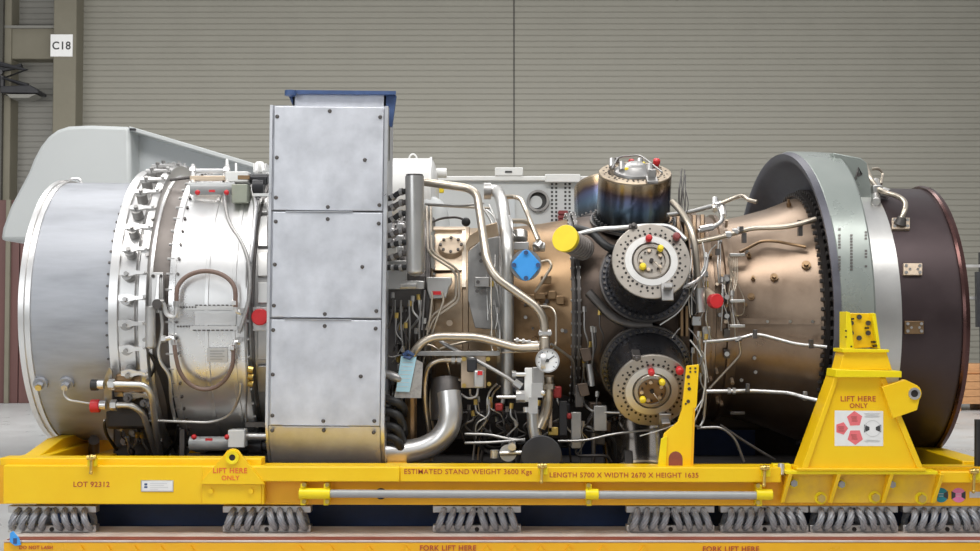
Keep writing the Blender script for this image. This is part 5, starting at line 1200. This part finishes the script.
for u, v, s_ in ((751, 297, 3.6), (774, 278, 3.8), (806, 266, 4.4), (753, 279, 2.2), (749, 257, 2.4), (789, 206, 2.4), (745, 305, 2.2)):
    p = casing_pt(u, v); n_ = Vector((-.12, p.y, p.z-AZ)).normalized(); mb.cyl(p-n_*.01, p+n_*.022, px(s_, p.y), n=14); mb.cyl(p+n_*.02, p+n_*.045, px(s_*.6, p.y), n=6)
mb.build('casing_bosses', 'bronze', cone)
mb = MB()
for u in (767, 789.5, 812): p = casing_pt(u, 321.5); mb.cyl(p, p+Vector((0, -.02, 0)), .010, n=6)
for u, v in ((747, 252), (755, 372), (741, 380), (754, 358)): p = casing_pt(u, v); mb.cyl(p, p+Vector((0, -.02, 0)), .012, n=6)
mb.build('seam_bolts', 'grey_steel', cone)
# instrument plates on the band
mb = MB()
for v in (279, 297, 316, 333, 354): mb.patch(724, 730, v-4.5, v+4.5, .69, .012, 1, 2)
ip = mb.build('probe_plates', 'dark_steel', E); mb = MB()
for v in (279, 297, 316, 354): mb.cyl(S(727, v, .70), S(727, v, .76), .016, n=8)
mb.build('probe_tips', 'satin_steel', ip)
for v in (255, 301, 326, 413):
    p = S(737, v, .76); MB().box(p, (px(15, p.y), .05, px(3.2, p.y))).build('probe_connector', 'satin_steel' if v < 400 else 'dark_steel', E, bevel=.004)
for k in range(6): wire([(728+k*1.8, 256, .76), (730+k*1.6, 270+k*2, .74), (726+rnd.uniform(0, 8), 300, .74), (732+rnd.uniform(0, 8), 325, .74)], 1.0, 'tan_pipe')
wire([(731, 270, .75), (745, 300, .72), (744, 315, .72), (735, 316, .74)], 1.2, 'tan_pipe')
c = S(716, 301, .98); n_ = Vector((.25, -1, 0)).normalized(); MB().cyl(c-n_*.04, c+n_*.015, px(7.4, c.y), n=26).build('cap', 'cap_red', E, 'round red cap on a tan spout', bevel=.005)
MB().cyl(S(704, 288, .80), c-n_*.02, .02, .04, n=18).build('cap_spout', 'tan_pad', E)
# long instrument pipes over the cone
pipe('sensor_pipe', [(697, 242, .85), (722, 237, .84), (738, 232, .84), (752, 228, .86), (785, 227, .92), (800, 224, .94), (816, 219, .96)], 5.4, 'tan_pipe', E, .1, 12)
mb = MB()
for u, v in ((728, 235.5), (735, 232.5), (740, 231)): p = S(u, v, .84); mb.cyl(p-Vector((.018, 0, -.004)), p+Vector((.018, 0, .004)), px(3.6, p.y), n=6)
mb.build('pipe_nuts', 'bright_steel', E)
for u, v, h_ in ((741, 229, 5), (744, 238, 10), (800, 228, 16), (717.5, 252, 6)): p = S(u, v, .86 if u < 790 else .90); MB().box(p, (px(4, p.y), .04, px(h_, p.y))).build('pipe_bracket', 'dark_steel', E)
pipe('sensor_pipe', [(740, 252, .78), (752, 246, .76), (761, 241, .75), (775, 241, .78), (806, 247, .83)], 3.2, 'bronze', E, .1)
pipe('sensor_pipe', [(667, 215, .86), (690, 212, .86), (712, 206, .86), (718, 206, .86), (722, 215, .86), (722, 222, .86), (712, 228, .86), (698, 231, .86)], 4.4, 'satin_steel', E, .05)
pipe('sensor_pipe', [(712, 207, .86), (722, 203, .88), (742, 194.5, .95), (748, 200, .98), (757, 202, 1.0)], 4.0, 'tan_pipe', E, .06)
mb = MB()
for p0, p1 in (((700, 229.5), (713, 227)), ((715, 206), (722, 204)),): mb.cyl(S(*p0, .87), S(*p1, .87), px(3.4, -.6), n=6)
mb.cyl(S(715, 199, .86), S(715, 210, .86), .02, n=8); mb.cyl(S(722, 206, .86), S(724, 216, .86), .02, n=8); mb.build('pipe_nuts', 'bright_steel', E)
bk = rev('insulation_band', [(XT(694, .68), .69), (XT(694, .68), .715), (XT(712, .68), .70), (XT(712, .68), .66)], 'copper_casing')
mb = MB()
for k in range(5):
    mb.patch(668+k*8, 673+k*8, 216-k*.5, 238, .705, .025, 1, 3)
mb.build('insulation_blanket', 'bronze', E, bevel=.008)
pipe('sensor_pipe', [(703, 342, .84), (728, 340, .82), (745, 337, .80), (752, 334.5, .80), (762, 335, .80), (795, 344, .86), (827, 347, .92)], 3.4, 'bright_steel', E, .05)
pipe('sensor_pipe', [(739, 340, .81), (741, 354, .80), (735, 361, .80), (708, 390, .86)], 2.4, 'tan_pipe', E, .04)
pipe('sensor_pipe', [(704, 391.5, .90), (735, 391, .88), (755, 391, .86), (790, 393, .88), (803, 397, .92), (820, 401, .96)], 4.2, 'bright_steel', E, .06)
mb = MB()
for u in (729, 734): mb.cyl(S(u-1.5, 391, .88), S(u+1.5, 391, .88), px(3.4, -.85), n=6)
mb.cyl(S(735, 340, .81), S(741, 338, .81), px(2.6, -.8), n=6); mb.build('pipe_nuts', 'bright_steel', E)
for u, v, m_ in ((747.5, 388, 'dark_steel'), (805, 396, 'bar_alu'), (755, 334, 'dark_steel'), (811, 344, 'dark_steel')): p = S(u, v, .9); MB().box(p, (px(4, p.y), .03, px(9, p.y))).build('pipe_bracket', m_, E, bevel=.003)
pipe('bundle_line', [(697, 428, .9), (722, 427, .9), (735, 438, .9), (744, 462, .88)], 3, 'grey_steel', E, .1); pipe('bundle_line', [(720, 425, .9), (745, 442, .9), (775, 460, .9)], 3, 'dark_steel', E, .1)
# --- green grey shroud ring
Xs = 1.965
skw = lambda p: .085*max(0, min(1, (Xs+.30-p.x)/.28))
arch('shroud_face', [(Xs+.19, .86), (Xs+.16, .95), (Xs+.05, 1.045), (Xs+.01, 1.06), (Xs-.004, 1.075), (Xs-.012, 1.10), (Xs-.012, 1.112), (Xs+.01, 1.120), (Xs+.03, 1.126)], 'shroud_face', 112, 122, 'dark flared lip of the shroud ring', skw)
sh = arch('shroud_ring', [(Xs+.03, 1.126), (Xs+.035, 1.131), (Xs+.18, 1.130), (Xs+.315, 1.125), (Xs+.328, 1.113), (Xs+.328, 1.02), (Xs+.29, .90), (Xs+.19, .86)], 'shroud_green', 112, 122, 'grey green shroud ring', skw)
pl_ = [P(u, v, -.42) for u, v in ((833, 152.5), (861, 158), (867, 163), (873.5, 203), (876, 300), (868, 310), (850, 240), (838, 180))]
MB().prism(pl_, (0, .10, 0)).build('shroud_lug', 'shroud_green', E, bevel=.006)
c = P(858.5, 174.5, -.42); mb = MB(); mb.cyl(c+Vector((0, .01, 0)), c+Vector((0, -.003, 0)), px(2.2, -.42), n=14); mb.tube([c+Vector((-.02, -.004, -.03)), c+Vector((0, -.004, .045)), c+Vector((.02, -.004, .0))], .006, 6); mb.build('lug_hole', 'dark_steel', E)
mb = MB()
for col, u in enumerate((839.5, 851.5, 866)):
    v = 228; 
    while v < (270 if col != 2 else 268):
        if rnd.random() < .8: mb.patch(u-1.2, u+1.2, v, v+2.0, 1.133 if col < 2 else 1.128, .0015, 1, 1)
        v += 3.1
mb.build('stamped_marks', 'dark_steel', sh)['kind'] = 'stuff'
# --- exhaust
xw_ = Xn(876, .9); xe0 = Xn(900, .89); xe1 = Xn(966, .89)
rev('exhaust_band', [(xw_-.10, .85), (xw_-.10, .90), (xe0+.01, .895), (xe0+.012, .86)], 'satin_steel')
ex = rev('exhaust_duct', [(xe0+.005, .86), (xe0+.006, .892), (xe1-.01, .888), (xe1-.008, .84), (xe0+.1, .84)], 'exhaust_brown', label='dark purple brown exhaust duct')
rev('exhaust_rim', [(xe1-.022, .885), (xe1-.022, .902), (xe1-.006, .910), (xe1+.02, .905), (xe1+.022, .87), (xe1-.012, .84)], 'exhaust_rim', parent=ex)
tilt(MB().cyl(Vector((xe1-.3, 0, AZ)), Vector((xe1-.25, 0, AZ)), .84, n=64)).build('exhaust_blank', 'near_black', E)
for u, v, w_, h_ in ((913, 269, 19, 12), (914.5, 327.5, 19, 13), (901, 223, 18, 11)):
    pm = MB().patch(u-w_/2, u+w_/2, v-h_/2, v+h_/2, .889, .022, 1, 3).build('duct_pad', 'tan_pad' if v < 300 else 'bronze', E, bevel=.003); mb = MB()
    for a in (-.36, .36):
        for b in (-.28, .28): p = S(u+w_*a, v+h_*b, .911); mb.cyl(p, p+Vector((0, -.006, .001)), .010, n=8)
    if v > 230: mb.cyl(S(u-3, v, .911), S(u-3, v, .916), .008); mb.cyl(S(u+5, v, .911), S(u+5, v, .916), .008)
    mb.build('pad_bolts', 'grey_steel', pm)
pipe('purge_pipe', [(865, 165, .95), (871, 180, .95), (880, 191, .95), (898, 196, .96), (906, 202, .97), (905, 211, .97), (900, 221, .93)], 5.2, 'tan_pipe', E, .10, 14)
pipe('purge_pipe', [(872, 169, .93), (879, 168, .93), (883, 174, .93), (881, 184, .92)], 3, 'tan_pipe', E, .06)
mb = MB(); mb.box(S(876, 190, .93), (px(9, -.3), .08, px(9, -.3))); mb.cyl(S(876, 182, .93), S(876, 202, .92), .03, n=12); mb.cyl(S(882, 192, .93), S(889, 194, .93), .035, n=8); mb.build('purge_valve', 'satin_steel', E, bevel=.006)
MB().cyl(S(900, 224, .91), S(902, 217, .95), .04, .025, 16).build('pipe_foot', 'dark_steel', E)
# trunnion pin that the tower carries, and feet to the frame
c = Vector((Xu(860, -1.2), -1.10, Zv(330, -1.2))); MB().cyl(c+Vector((0, .15, 0)), c+Vector((0, -.135, 0)), .055, n=24).build('trunnion_pin', 'satin_steel', E)
MB().prism([Vector((Xs+.05, 1.0, 1.3)), Vector((Xs+.22, 1.0, 1.3)), Vector((Xs+.35, 1.14, z1+.12)), Vector((Xs-.1, 1.14, z1+.12))], (0, .06, 0)).build('rear_support', 'yellow_paint', stand)
mb = MB(); mb.bb(-2.45, -2.25, -.3, .3, zt0-.022, AZ-.84); mb.build('saddle', 'yellow_orange', stand, bevel=.01)

# ------------------------------------------------------------------ loose paper tag
tg = thing('paper_tag', P(406, 392, -.93), 'pale blue paper tag with a clear sleeve tied round the tan pipe', 'tag')
MB().prism([P(u, v, -.93) for u, v in ((401, 356), (416.5, 357), (409.5, 392), (396, 391.5))], (0, .003, 0)).build('paper', 'paper_blue', tg)
MB().prism([P(u, v, -.92) for u, v in ((412, 357), (423, 363), (421, 398), (394, 398), (396, 388))], (0, .004, 0)).build('plastic_sleeve', 'plastic_bag', tg, 'clear grey sleeve')
MB().tube([P(404, 355, -.935), P(408, 352, -.95), P(413, 355, -.94), P(410, 358, -.94), P(404, 356, -.935)], px(2.2, -.93), 8).build('tie', 'tape_blue', tg, 'dark blue tape tie')
mb = MB()
for k in range(7): 
    v = 362+k*4; mb.prism([P(402.2-k*.75, v, -.9315), P(413.5-k*.85, v+.3, -.9315), P(413.3-k*.85, v+.9, -.9315), P(402.1-k*.75, v+.6, -.9315)], (0, .0006, 0))
mb.build('tag_lines', 'hood_inner', tg)
